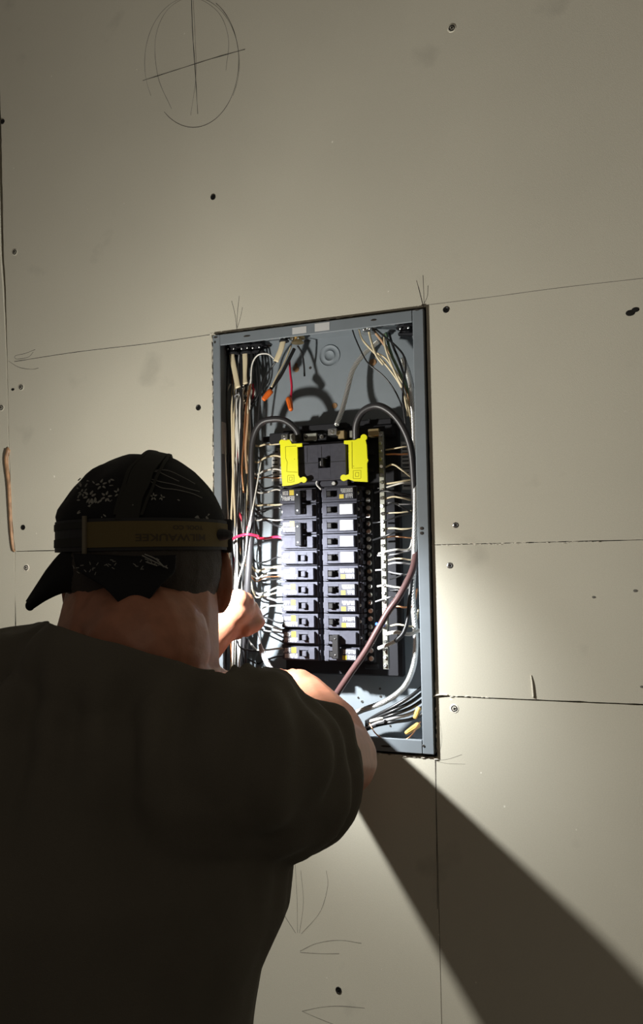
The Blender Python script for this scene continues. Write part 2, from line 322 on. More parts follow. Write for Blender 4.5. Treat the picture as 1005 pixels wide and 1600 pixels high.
# sticker on the left inner wall
a = at(351, 660, .03); MB().box((XL+t+.0001, .02, a.z-.055), (XL+t+.0004, .045, a.z)).build('label_sticker', 'paper', box)
# --- bus base
bus = empty('bus_assembly', (0, .06, ZB+.1), 'black plastic bus and mounting base behind the two rows of breakers', 'bus bar')
bx0 = at(437, 860, .045).x; bx1 = at(628, 860, .06).x; bz0 = at(500, 1050, .05).z; bz1 = at(500, 668, .05).z
def Z(py, Y=.02, px=500): return at(px, py, Y).z
def X(px, py=860, Y=.02): return at(px, py, Y).x
MB().box((bx0+.004, .055, bz0-.004), (bx1, .068, bz1), .002).build('base_plate', 'plastic', bus)
for i in range(14): z = bz0+.012+i*(bz1-bz0-.03)/13; MB().box((bx1-.062, .046, z-.004), (bx1-.04, .056, z+.004), .001).build('rib', 'plastic', bus)
for x in (bx0+.008, (bx0+bx1)/2+.02, bx1-.01): MB().box((x-.005, .068, bz0+.05), (x+.005, YBK-t, bz0+.075)).build('standoff', 'plastic', bus); MB().box((x-.005, .068, bz1-.06), (x+.005, YBK-t, bz1-.04)).build('standoff', 'plastic', bus)
# top plastic header, stepped
mb = MB(); zt = Z(676, .03)
mb.box((bx0-.012, .035, zt-.012), (bx1-.004, .055, zt+.006), .0015).box((X(470, 670, .04), .03, zt+.004), (X(545, 670, .04), .05, zt+.014), .0015).box((X(560, 665, .04), .04, zt+.004), (X(612, 665, .04), .055, zt+.017), .0015)
mb.box((X(412, 675, .05), .045, zt-.006), (X(440, 675, .05), .055, zt+.003), .001)
mb.build('header', 'plastic', bus)
for px in (578, 590): MB().lathe([(.0022, 0), (.0022, .006), (.001, .007)], at(px, 661, .042), (0, 0, 1), 8).build('peg', 'plastic', bus)
# lugs
def lug(px0, px1, py0, py1, Y, m='tin', scr=True):
    a = at(px0, py1, Y); b = at(px1, py0, Y); o = MB().box((a.x, Y, a.z), (b.x, Y+.016, b.z), .001).build('lug', m, bus)
    if scr:
        c = V(((a.x+b.x)/2, Y, (a.z+b.z)/2)); r = min(b.x-a.x, b.z-a.z)*.34
        MB().lathe([(r, -.001), (r, .0018), (r*.8, .0024), (r*.45, .0024), (r*.4, .001), (.0002, .001)], c, (0, -1, 0), 12).build('lug_screw', 'steel', o)
lug(439, 449, 678, 688, .012, 'steel'); lug(452, 462, 677, 690, .018, 'tin', False); lug(474, 495, 676, 690, .02, 'tin', False); lug(496, 510, 677, 688, .022, 'plastic')
lug(512, 526, 669, 681, .010, 'steel'); lug(528, 538, 672, 686, .016, 'brass', False); lug(546, 552, 672, 684, .016, 'tin', False); lug(575, 592, 669, 682, .026, 'brass', False)
for px in (478, 504): MB().lathe([(.0026, 0), (.0026, .0015), (.001, .0016)], at(px, 683, .0195), (0, -1, 0), 10).build('lug_hole', 'dark', bus)
# --- neutral bars
def bar(name, px, py0, py1, Y, wd, n, m, label, sm='steel', cat='terminal bar'):
    a = at(px, py1, Y); b = at(px+ (0), py0, Y); x = at(px, (py0+py1)/2, Y).x
    e = empty(name, (x, Y+.01, a.z), label, cat)
    MB().box((x-wd/2, Y, a.z), (x+wd/2, Y+.010, b.z), .0008).build('bar', m, e)
    for i in range(n):
        z = a.z+(b.z-a.z)*(i+.5)/n; r = wd*.34
        MB().lathe([(r, -.0006), (r, .0022), (r*.85, .0030), (r*.35, .0030), (r*.3, .0016), (.0002, .0016)], V((x+random.uniform(-.0004, .0004), Y, z)), (random.uniform(-.25, .25), -1, random.uniform(-.25, .25)), 10).build('terminal_screw', sm, e)
    return e
bar('neutral_bar', 599, 674, 1046, .028, .0085, 30, 'tin', 'tall metal neutral bar with a column of bright screws, right of the breakers')
bar('terminal_bar', 578, 763, 1035, .040, .012, 22, 'plastic', 'black terminal strip with small screws between right breakers and neutral bar')
# ------------------------------------------------------------ breakers
LX0 = (X(441, 900, .022)); LX1 = X(499.5, 900, .022); RX0 = X(504.5, 900, .022); RX1 = X(564, 900, .022)
zt0 = Z(761, .02); zb0 = Z(1033, .02); PITCH = (zt0-zb0)/11
def brk_parts(side, z, root, on=True, stick='logo', tie=False):
    """one pole centred on z; side -1 left column (terminal left), +1 right column"""
    xo, xi = (LX0, LX1) if side < 0 else (RX1, RX0)     # outer (terminal) and inner ends
    L = xi-xo; h = PITCH/2-.0004
    def bx(u0, u1, v0, v1, y0, y1, ch=.0005, mb=None): return (mb or MB()).box((xo+L*u0, y0, z+v0*h), (xo+L*u1, y1, z+v1*h), ch)
    b = bx(.0, 1, -1, 1, .024, .052); bx(.05, .96, -.97, .97, .0185, .024, mb=b)
    # notched terminal end
    bx(-.05, .02, -.95, -.45, .026, .05, mb=b); bx(-.05, .02, .45, .95, .026, .05, mb=b)
    b.build('case', 'brk', root)
    # raised centre block with a real opening for the handle
    f0, f1 = .10, .90; w0, w1 = (.50, .74) if side < 0 else (.52, .80)
    r = MB(); y0, y1 = .0105, .0186
    bx(f0, w0, -.74, .74, y0, y1, mb=r); bx(w1, f1, -.74, .74, y0, y1, mb=r); bx(w0, w1, -.74, -.42, y0, y1, .0001, mb=r); bx(w0, w1, .42, .74, y0, y1, .0001, mb=r)
    r.build('raised_face', 'brk', root)
    bx(w0, w1, -.42, .42, .0165, .0184, 0).build('handle_slot', 'handle', root)
    uc = (w0+w1)/2+(.045 if side < 0 else .05)
    hd = bx(uc-.055, uc+.055, -.34, .34, .0045 if not tie else .006, .017, .0008); hd.box((xo+L*(uc-.085), .012, z-.38*h), (xo+L*(uc+.085), .0165, z+.38*h), .0006)
    hd.build('handle', 'brk' if side < 0 else 'handle', root)
    bx(uc+.08, min(w1, uc+.13)-.01, -.3, .3, .0125, .0160, .0001).build('indicator', 'w_grey', root)
    # terminal screw
    c = V((xo+L*.045, .024, z)); MB().lathe([(.0026, -.001), (.0026, .0014), (.0020, .0020), (.0004, .0020)], c, (0, -1, 0), 10).build('terminal_screw', 'steel', root)
    # inner clip
    bx(.97, 1.0, -.35, .35, .0215, .0245, .0002).build('inner_clip', 'brk', root)
    ys = y0-.0002
    def st(u0, u1, v0, v1, m, nm, y=ys): MB().box((xo+L*u0, y, z+v0*h), (xo+L*u1, ys+.0002, z+v1*h)).build(nm, m, root)
    if stick == 'logo':
        # white lettering and a yellow amp label
        if side < 0: st(.30, .42, .05, .74, 'ylabel', 'amp_label')
        else: st(.35, .46, -.66, -.12, 'ylabel', 'amp_label')
        mb = MB(); rnd = random.Random(int(z*1e5)+side)
        for row, (v0, v1) in enumerate(((.10, .62), (-.62, -.08))):
            u = .12
            while u < .43:
                wd = rnd.choice((.028, .036, .045))
                if not (row == 0 and side < 0 and u+wd > .29) and not (row == 1 and side > 0 and u+wd > .34):
                    k = rnd.random(); a0 = xo+L*u; a1 = xo+L*(u+wd); s = .25*L*.03
                    zz0, zz1 = z+v0*h, z+v1*h; thk = abs(L)*.0095
                    mb.box((a0, ys, zz0), (a0+math.copysign(thk, L), ys+.0003, zz1))
                    if k < .7: mb.box((a0, ys, zz1-.0012), (a1, ys+.0003, zz1))
                    if k > .3: mb.box((a0, ys, zz0), (a1, ys+.0003, zz0+.0012))
                    if k > .55: mb.box((a1-math.copysign(thk, L), ys, zz0), (a1, ys+.0003, zz1))
                    mb.box((a0, ys, (zz0+zz1)/2-.0005), (a1, ys+.0003, (zz0+zz1)/2+.0005))
                u += wd+.010
        mb.build('white_lettering', 'paper', root)
    elif stick == 'paper':
        o = MB().box((xo+L*.13, ys, z-.62*h), (xo+L*.46, ys+.0002, z+.66*h)).build('paper_label', 'paper', root)
        rnd = random.Random(int(z*1e4)); mb = MB()
        for k in range(4):
            zz = z+h*(.45-.3*k); u0 = rnd.uniform(.17, .25); mb.box((xo+L*u0, ys-.0001, zz-.0003), (xo+L*rnd.uniform(.32, .43), ys+.0001, zz+.0003))
        mb.build('print_line', 'stain', root)
ordn = ['topmost', 'second', 'third', 'fourth', 'fifth', 'sixth', 'seventh', 'eighth', 'ninth', 'tenth', 'lowest']
def zrow(k): return zt0-(k+.5)*PITCH
def single(side, k, desc, stick='logo'):
    z = zrow(k); col = 'left' if side < 0 else 'right'
    e = empty('circuit_breaker', ((LX0+LX1)/2 if side < 0 else (RX0+RX1)/2, .045, z-PITCH/2), desc, 'circuit breaker', 'single breakers in the %s column' % col)
    brk_parts(side, z, e, stick=stick)
def double(side, k, desc):
    z0 = zrow(k); z1 = zrow(k+1)
    e = empty('double_breaker', ((LX0+LX1)/2 if side < 0 else (RX0+RX1)/2, .045, z1-PITCH/2), desc, 'circuit breaker')
    brk_parts(side, z0, e, stick='logo' if side < 0 else None, tie=True); brk_parts(side, z1, e, stick='logo' if side > 0 else None, tie=True)
    xo, xi = (LX0, LX1) if side < 0 else (RX1, RX0); L = xi-xo; u0, u1 = (.50, .66) if side < 0 else (.50, .66)
    hb = MB().box((xo+L*u0, -.001, z1-.006), (xo+L*u1, .0085, z0+.006), .001).build('handle_tie', 'handle' if side > 0 else 'plastic', e)
    for z in (z0, z1): MB().lathe([(.0014, 0), (.0014, .0008), (.0008, .0012)], V((xo+L*(u0+u1)/2, -.001, z)), (0, -1, 0), 8).build('tie_pin', 'steel', hb)
double(-1, 0, 'upper double-pole breaker with joined handle at the top of the left column'); double(-1, 2, 'lower double-pole breaker with joined handle, second from top in the left column')
LD = ['directly below the two joined double breakers', 'second below the double breakers', 'third below the double breakers', 'in the middle of the left singles', 'third from the bottom', 'second from the bottom', 'at the very bottom, handle thrown dark']
for i in range(7): single(-1, 4+i, 'black single breaker in left column, '+LD[i])
RD = ['topmost, with white lettering and yellow mark', 'second from top, with a pale paper label', 'third from top, with a blank white label', 'fourth from top, with a blank white label', 'fifth from top, with a blank white label', 'sixth from top, just below the white labels', 'seventh from top', 'eighth from top', 'ninth, just above the joined double breaker']
for i in range(9): single(1, i, 'black single breaker in right column, '+RD[i], 'paper' if 1 <= i <= 4 else 'logo')
double(1, 9, 'black double-pole breaker with upright handle tie at the bottom of the right column')
# ------------------------------------------------------------ main breaker
mx0, mx1 = X(466, 720, .006), X(541, 720, .006); mz0, mz1 = Z(751, .006), Z(695, .006)
mbk = empty('main_breaker', ((mx0+mx1)/2, .05, mz0), 'large black main breaker between two yellow plastic brackets', 'circuit breaker')
b = MB(); zc = (mz0+mz1)/2; wx0, wx1 = X(498, 720, .006), X(517, 720, .006); wz0, wz1 = zc-.009, zc+.008
for a0, a1, c0, c1 in ((mx0, wx0, mz0, mz1), (wx1, mx1, mz0, mz1), (wx0, wx1, mz0, wz0), (wx0, wx1, wz1, mz1)): b.box((a0, .004, c0), (a1, .03, c1), .0002)
b.box((mx0-.006, .022, mz0-.004), (mx1+.008, .055, mz1+.006), .001)
b.build('case', 'brk', mbk)
MB().box((wx0, .014, wz0), (wx1, .016, wz1)).build('handle_slot', 'handle', mbk)
MB().box((wx0+.008, -.007, wz0+.0015), (wx0+.013, .015, wz1-.002), .001).build('handle', 'handle', mbk); MB().box((wx0+.0045, -.001, wz0+.003), (wx0+.0075, .014, wz1-.006), .0006).build('indicator', 'steel', mbk)
MB().box((mx0+.001, .0034, zc-.0005), (mx1-.001, .0042, zc+.0003)).build('groove', 'handle', mbk)
MB().box((mx0, .003, mz0), (mx1, .0045, mz0+.0025), .0003).build('ledge', 'brk', mbk)
for f in (.2, .5): MB().box((mx0+(mx1-mx0)*f, .0036, zc+.002), (mx0+(mx1-mx0)*f+.0005, .0042, mz1-.003)).build('groove', 'handle', mbk)
a = X(536, 720, .02); MB().box((mx1+.0015, .010, zc-.014), (mx1+.006, .022, zc+.014), .0006).build('side_label', 'paper', mbk)
b = MB().box((X(497, 757, .02), .016, Z(761, .02)), (X(545, 757, .02), .05, Z(752, .02)), .001); b.build('lower_mount', 'brk', mbk)
MB().lathe([(.0042, 0), (.0042, .002), (.003, .003), (.0005, .003)], at(522, 755.5, .015), (0, -1, 0), 12).build('mount_screw', 'steel', mbk)
MB().tube(cr([at(494, 738, .012), at(495.5, 750, .010), at(495, 757, .012), at(502, 765, .014)]), .0016, 6).build('mount_clip', 'paper', mbk, True)
# yellow brackets
def arc(cx, cy, r, a0, a1, n=7): return [(cx+r*math.cos(math.radians(a0+(a1-a0)*i/n)), cy-r*math.sin(math.radians(a0+(a1-a0)*i/n))) for i in range(n+1)]
def bracket(pts, Y, desc, grooves, emblem):
    P = [at(x, y, Y) for x, y in pts]; c = P[0]
    cx = sum(p.x for p in P)/len(P); zl = min(p.z for p in P)
    e = empty('barrier_bracket', (cx, Y+.02, zl), desc, 'bracket')
    o = MB().prism([(p.x, p.z) for p in P], Y, Y+.0035).build('face', 'yellow', e)
    bm = bmesh.new(); bm.from_mesh(o.data); bmesh.ops.triangulate(bm, faces=[f for f in bm.faces if len(f.verts) > 4]); bm.to_mesh(o.data); bm.free()
    x0 = min(p.x for p in P); x1 = max(p.x for p in P); z1 = max(p.z for p in P)
    MB().box((cx-.007, Y+.0035, zl+.012), (cx+.007, .03, z1-.012), .0006).build('post', 'yellow', e)
    for q in grooves:
        MB().tube([at(x, y, Y-.0001) for x, y in q], .00045, 4).build('groove', 'groove', e)
    ex, ey, s = emblem; em = MB()
    for k in (s, s*.45):
        A = [at(ex-k, ey-k, Y), at(ex+k, ey-k-.5, Y), at(ex+k, ey+k, Y), at(ex-k, ey+k+.3, Y)]
        for i in range(4): em.tube([A[i], A[(i+1) % 4]], .0004, 4)
    em.build('square_emblem', 'groove', e)
lb = arc(441, 691.5, 4.6, 230, 60)+arc(450.5, 691, 4, 130, 10)+[(456, 693.5), (472, 692.6), (472, 697.5), (464.5, 698.5), (466, 742), (468.5, 746.5)]+arc(474.5, 749.5, 4.8, 140, -140)+[(467, 755), (455, 758), (441.5, 759.5), (439.5, 735), (438, 700)]
bracket(lb, -.008, 'yellow plastic bracket on the left side of the main breaker', ([(446, 698), (446.5, 716), (449, 722), (448, 737), (465, 738)], [(460, 717), (460.5, 718)], [(446, 698), (463, 697)]), (454.5, 748, 5))
rb = arc(568.5, 683.5, 5.2, 190, -60)+[(573, 695), (574, 716), (575.5, 719), (573.5, 724), (574.5, 753), (553, 752), (544, 748.5)]+arc(537, 746.5, 5.2, -50, -310)+[(545, 741), (545.5, 735), (544.5, 694.5), (537.5, 693.5), (537.5, 688.5), (555, 687.5), (559, 685.5)]
bracket(rb, -.008, 'yellow plastic bracket on the right side of the main breaker', ([(550, 690), (550.3, 732), (566, 731)], [(552, 728), (553, 729)]), (558, 741.5, 6))
# ------------------------------------------------------------ wires
def wire(pts, r, m, label, cat='wire', name='wire', group=None, n=8, flat=None):
    P = cr([at(*p) for p in pts]); o = MB().tube(P, r, n, flat=flat).build(name, m, None, True)
    return tag(o, label, cat, group)
def twisted(pts, R, label, strands=7, turns=9, m='alu', name='stranded_cable'):
    P = cr([at(*p) for p in pts], 14); fr = frames(P); nn = len(fr); e = empty(name, P[0], label, 'cable')
    MB().tube(P, R*.45, 6).build('core', 'w_black', e, True)
    for s in range(strands):
        q = [p+(a*math.cos(2*math.pi*(s/strands+turns*i/nn))+b*math.sin(2*math.pi*(s/strands+turns*i/nn)))*R*.66 for i, (p, t_, a, b) in enumerate(fr)]
        MB().tube(q, R*.30, 6).build('strand', m, e, True)
    return e
# main feeders
wire([(468, 690, .02), (463, 672, .012), (447, 658, .004), (428, 655, .0), (407, 662, .0), (395, 690, .004), (393, 740, .008), (394, 790, .012), (391, 850, .012), (388, 900, .008), (386, 940, .012), (384, 990, .03), (380, 1060, .05)], .0054, 'cable', 'thick black feeder cable looping over and down the left of the panel', 'cable', 'feeder_cable', n=14)
wire([(556, 688, .02), (557, 662, .012), (568, 642, .006), (590, 634, .002), (612, 645, .0), (630, 668, .002), (642, 700, .008), (647, 750, .02), (649, 800, .03)], .0056, 'cable', 'thick black feeder cable looping from main breaker to the right wall', 'cable', 'feeder_cable', n=14)
wire([(651, 860, .03), (644, 892, .014), (625, 930, .0), (606, 957, -.006), (590, 985, -.008), (570, 1020, -.008), (545, 1056, -.004), (520, 1094, .002), (500, 1130, .01)], .0052, 'cable_lit', 'black feeder cable with reddish light in its colour crossing diagonally over the lower right of the panel', 'cable', 'feeder_cable', n=14)
twisted([(592, 533, .06), (570, 552, .055), (552, 577, .05), (543, 610, .045), (535, 640, .035), (526, 664, .02)], .0044, 'bare twisted cable dropping from the top into the central lug', turns=3)
twisted([(630, 560, .05), (640, 590, .04), (645, 625, .03), (648, 680, .03), (648, 740, .025), (650, 775, .02), (648, 840, .02), (647, 875, .03), (645, 930, .04), (649, 985, .04), (650, 1010, .035), (645, 1045, .03), (630, 1075, .028), (600, 1097, .03), (560, 1112, .04), (540, 1125, .04)], .0050, 'long bare twisted cable running down the right inner edge of the panel', turns=26)
# NM sheaths
nm = 'cream flat cable sheath entering the panel top, '
for p, l in (([(361, 540, .045), (363, 560, .04), (368, 585, .035), (372, 606, .03)], 'leftmost, beside the left wall'), ([(382, 538, .05), (383, 562, .045), (382, 585, .04), (383, 600, .035)], 'second from the left wall'), ([(443, 531, .03), (439, 546, .028), (431, 565, .026)], 'slanting, left of the red wire')):
    o = wire(p, .0022, 'w_cream', nm+l, 'cable', 'cable_sheath', flat=2.3, n=12)
# loose wires at top left
wire([(428, 560, .03), (418, 553, .03), (403, 555, .03), (394, 570, .032), (392, 600, .035), (390, 640, .04)], .0013, 'w_white', 'thin white wire arching from slanting sheath back to the left bundle')
wire([(431, 565, .026), (424, 575, .03), (414, 590, .03), (408, 610, .03), (405, 640, .035), (402, 680, .04)], .0016, 'w_black', 'black wire dropping from the slanting cream sheath')
wire([(455, 540, .04), (445, 565, .03), (434, 585, .02), (424, 605, .012)], .0014, 'w_cream', 'cream wire running down into the tilted orange wire nut')
wire([(460, 545, .04), (450, 565, .032), (438, 588, .024), (423, 608, .014)], .0030, 'w_black', 'black wire pair running down into the tilted orange wire nut')
wire([(452, 560, .045), (454, 585, .035), (456, 605, .03), (454, 628, .022)], .0020, 'w_red', 'magenta red wire hanging down into the upright orange wire nut')
wire([(465, 540, .045), (472, 552, .05), (475, 570, .055), (476, 588, .06)], .0016, 'w_black', 'short black wire hanging behind the brass connector')
def nut(a, b, label, m='orange', s=1.0):
    a = at(*a); b = at(*b); ax = b-a; L = ax.length; e = empty('wire_nut', a, label, 'wire nut')
    MB().lathe([(.0040*s, 0), (.0052*s, L*.08), (.0050*s, L*.3), (.0042*s, L*.55), (.0036*s, L*.9), (.0030*s, L)], a, ax, 14).build('cap', m, e, True)
    fr = ax.normalized(); tt = fr.orthogonal().normalized(); bb = fr.cross(tt); mb = MB()
    for k in range(9):
        an = 2*math.pi*k/9; d = tt*math.cos(an)+bb*math.sin(an); mb.tube([a+fr*L*.35+d*.0047*s, a+fr*L*.95+d*.0034*s], .0005*s, 4)
    mb.build('ridge', m, e)
nut((424, 610, .012), (411, 625, .004), 'orange wire nut tilted at the end of the black pair'); nut((451, 622, .024), (455, 641, .014), 'upright orange wire nut on the magenta red wire')
# cable connectors at the top
def conn(px, py, Y, r, m, label, l=.02):
    e = empty('cable_connector', at(px, py, Y), label, 'connector'); c = V(at(px, py, Y)); c.z = ZT-.003
    MB().lathe([(r, 0), (r, l*.3), (r*.8, l*.35), (r*.8, l*.8), (r*1.05, l*.85), (r*1.05, l)], c, (0, 0, -1), 14).build('body', m, e)
    MB().lathe([(r*1.3, l*.3), (r*1.3, l*.45)], c, (0, 0, -1), 8).build('locknut', m, e)
    for s in (-1, 1): MB().lathe([(.0018, 0), (.0018, .003), (.0008, .0035)], c+V((s*r*.5, -r*.8, -l*.6)), (0, -1, 0), 8).build('clamp_screw', 'steel', e)
conn(365, 540, .045, .011, 'plastic', 'black cable connector in the panel top, leftmost'); conn(386, 538, .05, .011, 'plastic', 'black cable connector in the panel top, second from left'); conn(404, 538, .055, .012, 'plastic', 'black cable connector in the panel top, third from left')
conn(465, 528, .04, .010, 'brass', 'brass coloured cable connector in the panel top beside red wire', .014); conn(444, 530, .03, .008, 'plastic', 'small black connector holding the slanting cream sheath', .012)
conn(576, 512, .04, .010, 'steel', 'metal cable connector at the top right over the cream wires', .012)
conn(635, 510, .05, .013, 'plastic', 'black cable connector in the top right corner', .018)
# left bundle risers and their runs into the left breakers
cols = {'k': ('w_black', 'black'), 'w': ('w_white', 'white'), 'c': ('w_cream', 'cream'), 'r': ('w_red', 'red'), 'p': ('copper', 'bare copper'), 'g': ('w_green', 'green'), 'e': ('w_grey', 'grey')}
runs = [('c', 696, 693, 1.7), ('c', 722, 714, 1.7), ('w', 741, 735, 1.5), ('p', 747, 746, 1.1), ('k', 762, 761, 1.5), ('w', 767, 767, 1.3), ('c', 788, 788, 1.6), ('k', 799, 795, 1.7), ('k', 806, 823, 2.0), ('w', 838-26, 812, 1.2), ('r', 838, 841, 2.2), ('k', 877, 873, 1.4), ('c', 890, 884, 1.3), ('c', 892, 889, 1.3), ('w', 903, 897, 1.5), ('p', 908, 900, 1.1), ('k', 905, 907, 1.4), ('w', 926, 920, 1.4), ('c', 932, 925, 1.3), ('e', 925, 941, 1.7), ('w', 955, 948, 1.3), ('k', 962, 972, 1.4), ('w', 966, 985, 1.5), ('e', 975, 990, 1.3), ('w', 1014, 1012, 1.6), ('k', 1036, 1027, 1.6)]
ordn_w = 'first second third fourth fifth sixth seventh eighth ninth tenth eleventh twelfth thirteenth fourteenth fifteenth sixteenth seventeenth eighteenth nineteenth twentieth'.split()
ordn_w += ['twenty-'+q for q in ordn_w[:9]]+['thirtieth']
LBG = 'wires rising in the left bundle of the panel'
for i, (c, y0, y1, r) in enumerate(runs):
    m, cn = cols[c]; rnd = random.Random(i*7+1)
    bxp = 360+ (i*11) % 25; yend = 545+rnd.uniform(0, 10); xend = (rnd.choice((370, 384, 392))+rnd.uniform(-3, 3) if c != 'k' else 372+rnd.uniform(0, 34)); yend = 596+rnd.uniform(-8, 8) if c != 'k' else 545
    xe = 437+(y1-693)*.022
    yj = max(y0-65, 640)
    pts = [(xe+3, y1, .038), (xe-8, y1-(2 if i % 3 else -1), .040), (414, (y0+y1)/2-3*math.sin(i), .056+.008*math.sin(i*2)), (399, y0, .064)]
    pts += [(bxp+9, (y0+yj)/2+8, .052+.014*math.sin(i*1.7))]
    y = yj
    while y > 610:
        pts.append((bxp+5*math.sin(i*1.3+y*.013)+2, y, .050+.02*math.sin(i*2.1+y*.01))); y -= 58
    pts += [(xend+2, 618, .045), (xend, yend, .05)]
    end = 'upper' if y1 < 760 else ('middle' if y1 < 900 else 'lower')
    posn = 'from left bundle to the left yellow bracket, %s one' % ['topmost','second','third','fourth','fifth','sixth'][i] if y1 < 760 else 'from left bundle to the left breakers, number %s down the column' % ordn_w[i]
    wire(pts, r*.001, m, '%s wire running %s' % (cn, posn), group=LBG)
# extra risers running full height behind the hand
ex = ['k', 'c', 'w', 'k', 'p', 'k', 'c', 'e', 'w', 'k', 'r', 'c', 'k', 'w', 'k', 'p', 'c', 'r', 'k', 'w', 'k', 'e', 'k', 'c', 'k', 'w', 'k', 'c']
exo = sorted(range(len(ex)), key=lambda q: 352+(q*7.3) % 38)
for i, c in enumerate(ex):
    m, cn = cols[c]; rnd = random.Random(i*3+77); pts = []; x0 = 352+(i*7.3) % 34
    top = 600 if c in 'wc' else 548
    if c == 'r': top = 870; x0 = 357+(i % 3)*4
    y = 1062
    while y > top+20: pts.append((x0+4*math.sin(i*2.2+y*.011), y, .048+.024*math.sin(i*1.9+y*.008))); y -= 62
    pts.append((x0+5, top, .05))
    wire(pts, .001*rnd.uniform(1.1, 1.9), m, ('magenta red wire just above the left hand, %s one' % ('left' if i == 10 else 'right') if c == 'r' else '%s riser wire of the left bundle, %s from the left wall' % (cn, ordn_w[exo.index(i)])), group=LBG)
wire([(357, 846, .01), (372, 838, .0), (388, 835, -.004), (405, 838, .01)], .0022, 'w_red', 'magenta red wire crossing over the left bundle')
wire([(370, 1000, .01), (376, 1012, .01), (390, 1016, .01), (408, 1018, .015)], .0013, 'w_black', 'thin black wire sagging below the left hand')
wire([(408, 722, .01), (394, 800, .0), (387, 830, 0), (383, 870, .004), (372, 910, .01), (370, 930, .012)], .0013, 'w_white', 'thin white wire lying over the thick feeder cable')
# copper jackets in the left bundle
wire([(392, 600, .03), (384, 640, .02), (381, 690, .02), (378, 730, .018), (381, 770, .02)], .0018, 'copper', 'orange brown copper wire down the middle of the left bundle')
wire([(388, 610, .03), (387, 660, .022), (384, 700, .02), (386, 740, .02)], .0022, 'w_tan', 'brown kraft paper strip in the left bundle')
# stripped grey cable at the left hand
P = cr([at(406, 1006, -.03), at(411, 1022, -.03), at(420, 1040, -.03), at(434, 1058, -.028), at(448, 1072, -.02)]); e = empty('stripped_cable', P[0], 'grey cable with stripped thin strand held by the fingers of the left hand', 'cable')
MB().tube(P, lambda t: .0026+.0016*min(1, t*6), 10).build('sheath', 'w_grey', e, True); MB().tube(cr([at(401, 978, -.04), at(404, 992, -.035), at(409, 1008, -.031), at(420, 1035, -.036)]), .0007, 6).build('strand', 'alu', e, True)
# top right wires
TR = [([(561, 515, .045), (566, 530, .04), (582, 548, .035), (600, 566, .035), (617, 588, .04), (628, 607, .045), (640, 640, .05), (646, 700, .05)], .0017, 'w_cream', 'cream wire curving from top right connector down to the right wall'),
 ([(551, 516, .04), (556, 530, .035), (568, 556, .03), (578, 570, .03), (600, 588, .035), (618, 612, .04), (630, 640, .04), (634, 655, .04)], .0012, 'w_black', 'thin black wire sweeping diagonally from the top to the right loop'),
 ([(575, 511, .04), (580, 532, .03), (588, 555, .026), (599, 570, .03)], .0019, 'w_cream', 'short cream wire crossing over the other top right wires'),
 ([(582, 514, .05), (597, 533, .045), (612, 556, .045), (628, 590, .05), (640, 625, .05), (646, 660, .05)], .0024, 'w_tan', 'kraft brown wire behind the top right bundle'),
 ([(600, 522, .04), (603, 545, .03), (613, 572, .03), (622, 592, .035), (630, 610, .04), (638, 650, .045)], .0018, 'w_cream', 'cream wire beside the green one at top right'),
 ([(603, 520, .04), (609, 545, .035), (617, 566, .035), (628, 588, .04), (640, 620, .05), (645, 680, .055)], .0021, 'w_green', 'dark green wire at the top right'),
 ([(580, 508, .05), (600, 525, .03), (618, 540, .02), (631, 556, .015), (634, 575, .015), (630, 600, .02), (631, 640, .03), (638, 690, .04)], .0016, 'w_black', 'black wire bowing out in front of the top right bundle'),
 ([(608, 520, .06), (614, 540, .06), (628, 575, .06), (645, 640, .06)], .0020, 'w_black', 'black wire furthest back in the top right bundle'),
 ([(590, 552, .05), (603, 560, .045), (614, 575, .045), (630, 598, .05)], .0017, 'w_cream', 'cream wire behind the crossing pair at top right')]
for p, r, m, l in TR: wire(p, r, m, l)
# right runs: neutral bar / breakers to the right wall
RRUN = [('c', 603, 703, 650, 693), ('p', 603, 710, 650, 705), ('c', 603, 730, 650, 748), ('k', 605, 733, 650, 722), ('c', 603, 756, 650, 746), ('w', 603, 762, 650, 752), ('k', 590, 763, 650, 776), ('k', 586, 770, 648, 772), ('c', 603, 779, 648, 780), ('e', 603, 786, 648, 784), ('k', 603, 790, 650, 802), ('k', 583, 817, 650, 797), ('c', 604, 802, 648, 795), ('k', 583, 844, 646, 825), ('c', 604, 826, 648, 823), ('p', 603, 840, 648, 838), ('w', 592, 865, 640, 857), ('e', 590, 868, 648, 855), ('c', 605, 876, 645, 873), ('e', 605, 882, 645, 879), ('e', 587, 891, 645, 896), ('k', 610, 905, 640, 896), ('w', 590, 916, 640, 917), ('k', 608, 923, 638, 918), ('e', 587, 940, 625, 932), ('p', 612, 948, 646, 945), ('c', 610, 978, 648, 977)]
for i, (c, xa, ya, xb, yb2) in enumerate(RRUN):
    m, cn = cols[c]; s = math.sin(i*2.3)
    where = ordn[min(10, max(0, int((ya-700)/26)))]
    wire([(xa, ya, .034), (xa+12, ya-2+2*s, .026+.006*s), ((xa+xb)/2+4, (ya+yb2)/2+3*s, .024+.01*s), (xb, yb2, .04), (xb+6, yb2-25, .055)], .001*(1.2+.35*((i*5) % 3)/2), m, '%s wire from neutral bar to right wall, %s counting down' % (cn, ordn_w[i]), group='short wires right of the neutral bar')
wire([(588, 975, .02), (600, 977, .012)], .0026, 'w_blue', 'short blue wire end behind the diagonal feeder cable')
wire([(601, 991, .02), (620, 988, .015), (640, 991, .02), (656, 985, .03)], .0030, 'w_white', 'thick white wire below the neutral bar running right')
wire([(592, 1013, .02), (605, 1008, .012), (618, 1002, .01)], .0030, 'w_white', 'thick white wire end angled above the dark base corner')
wire([(618, 1002, .01), (630, 990, .008), (637, 970, .01), (640, 940, .015), (643, 905, .025)], .0034, 'w_black', 'thick black wire curving up behind the diagonal feeder cable')
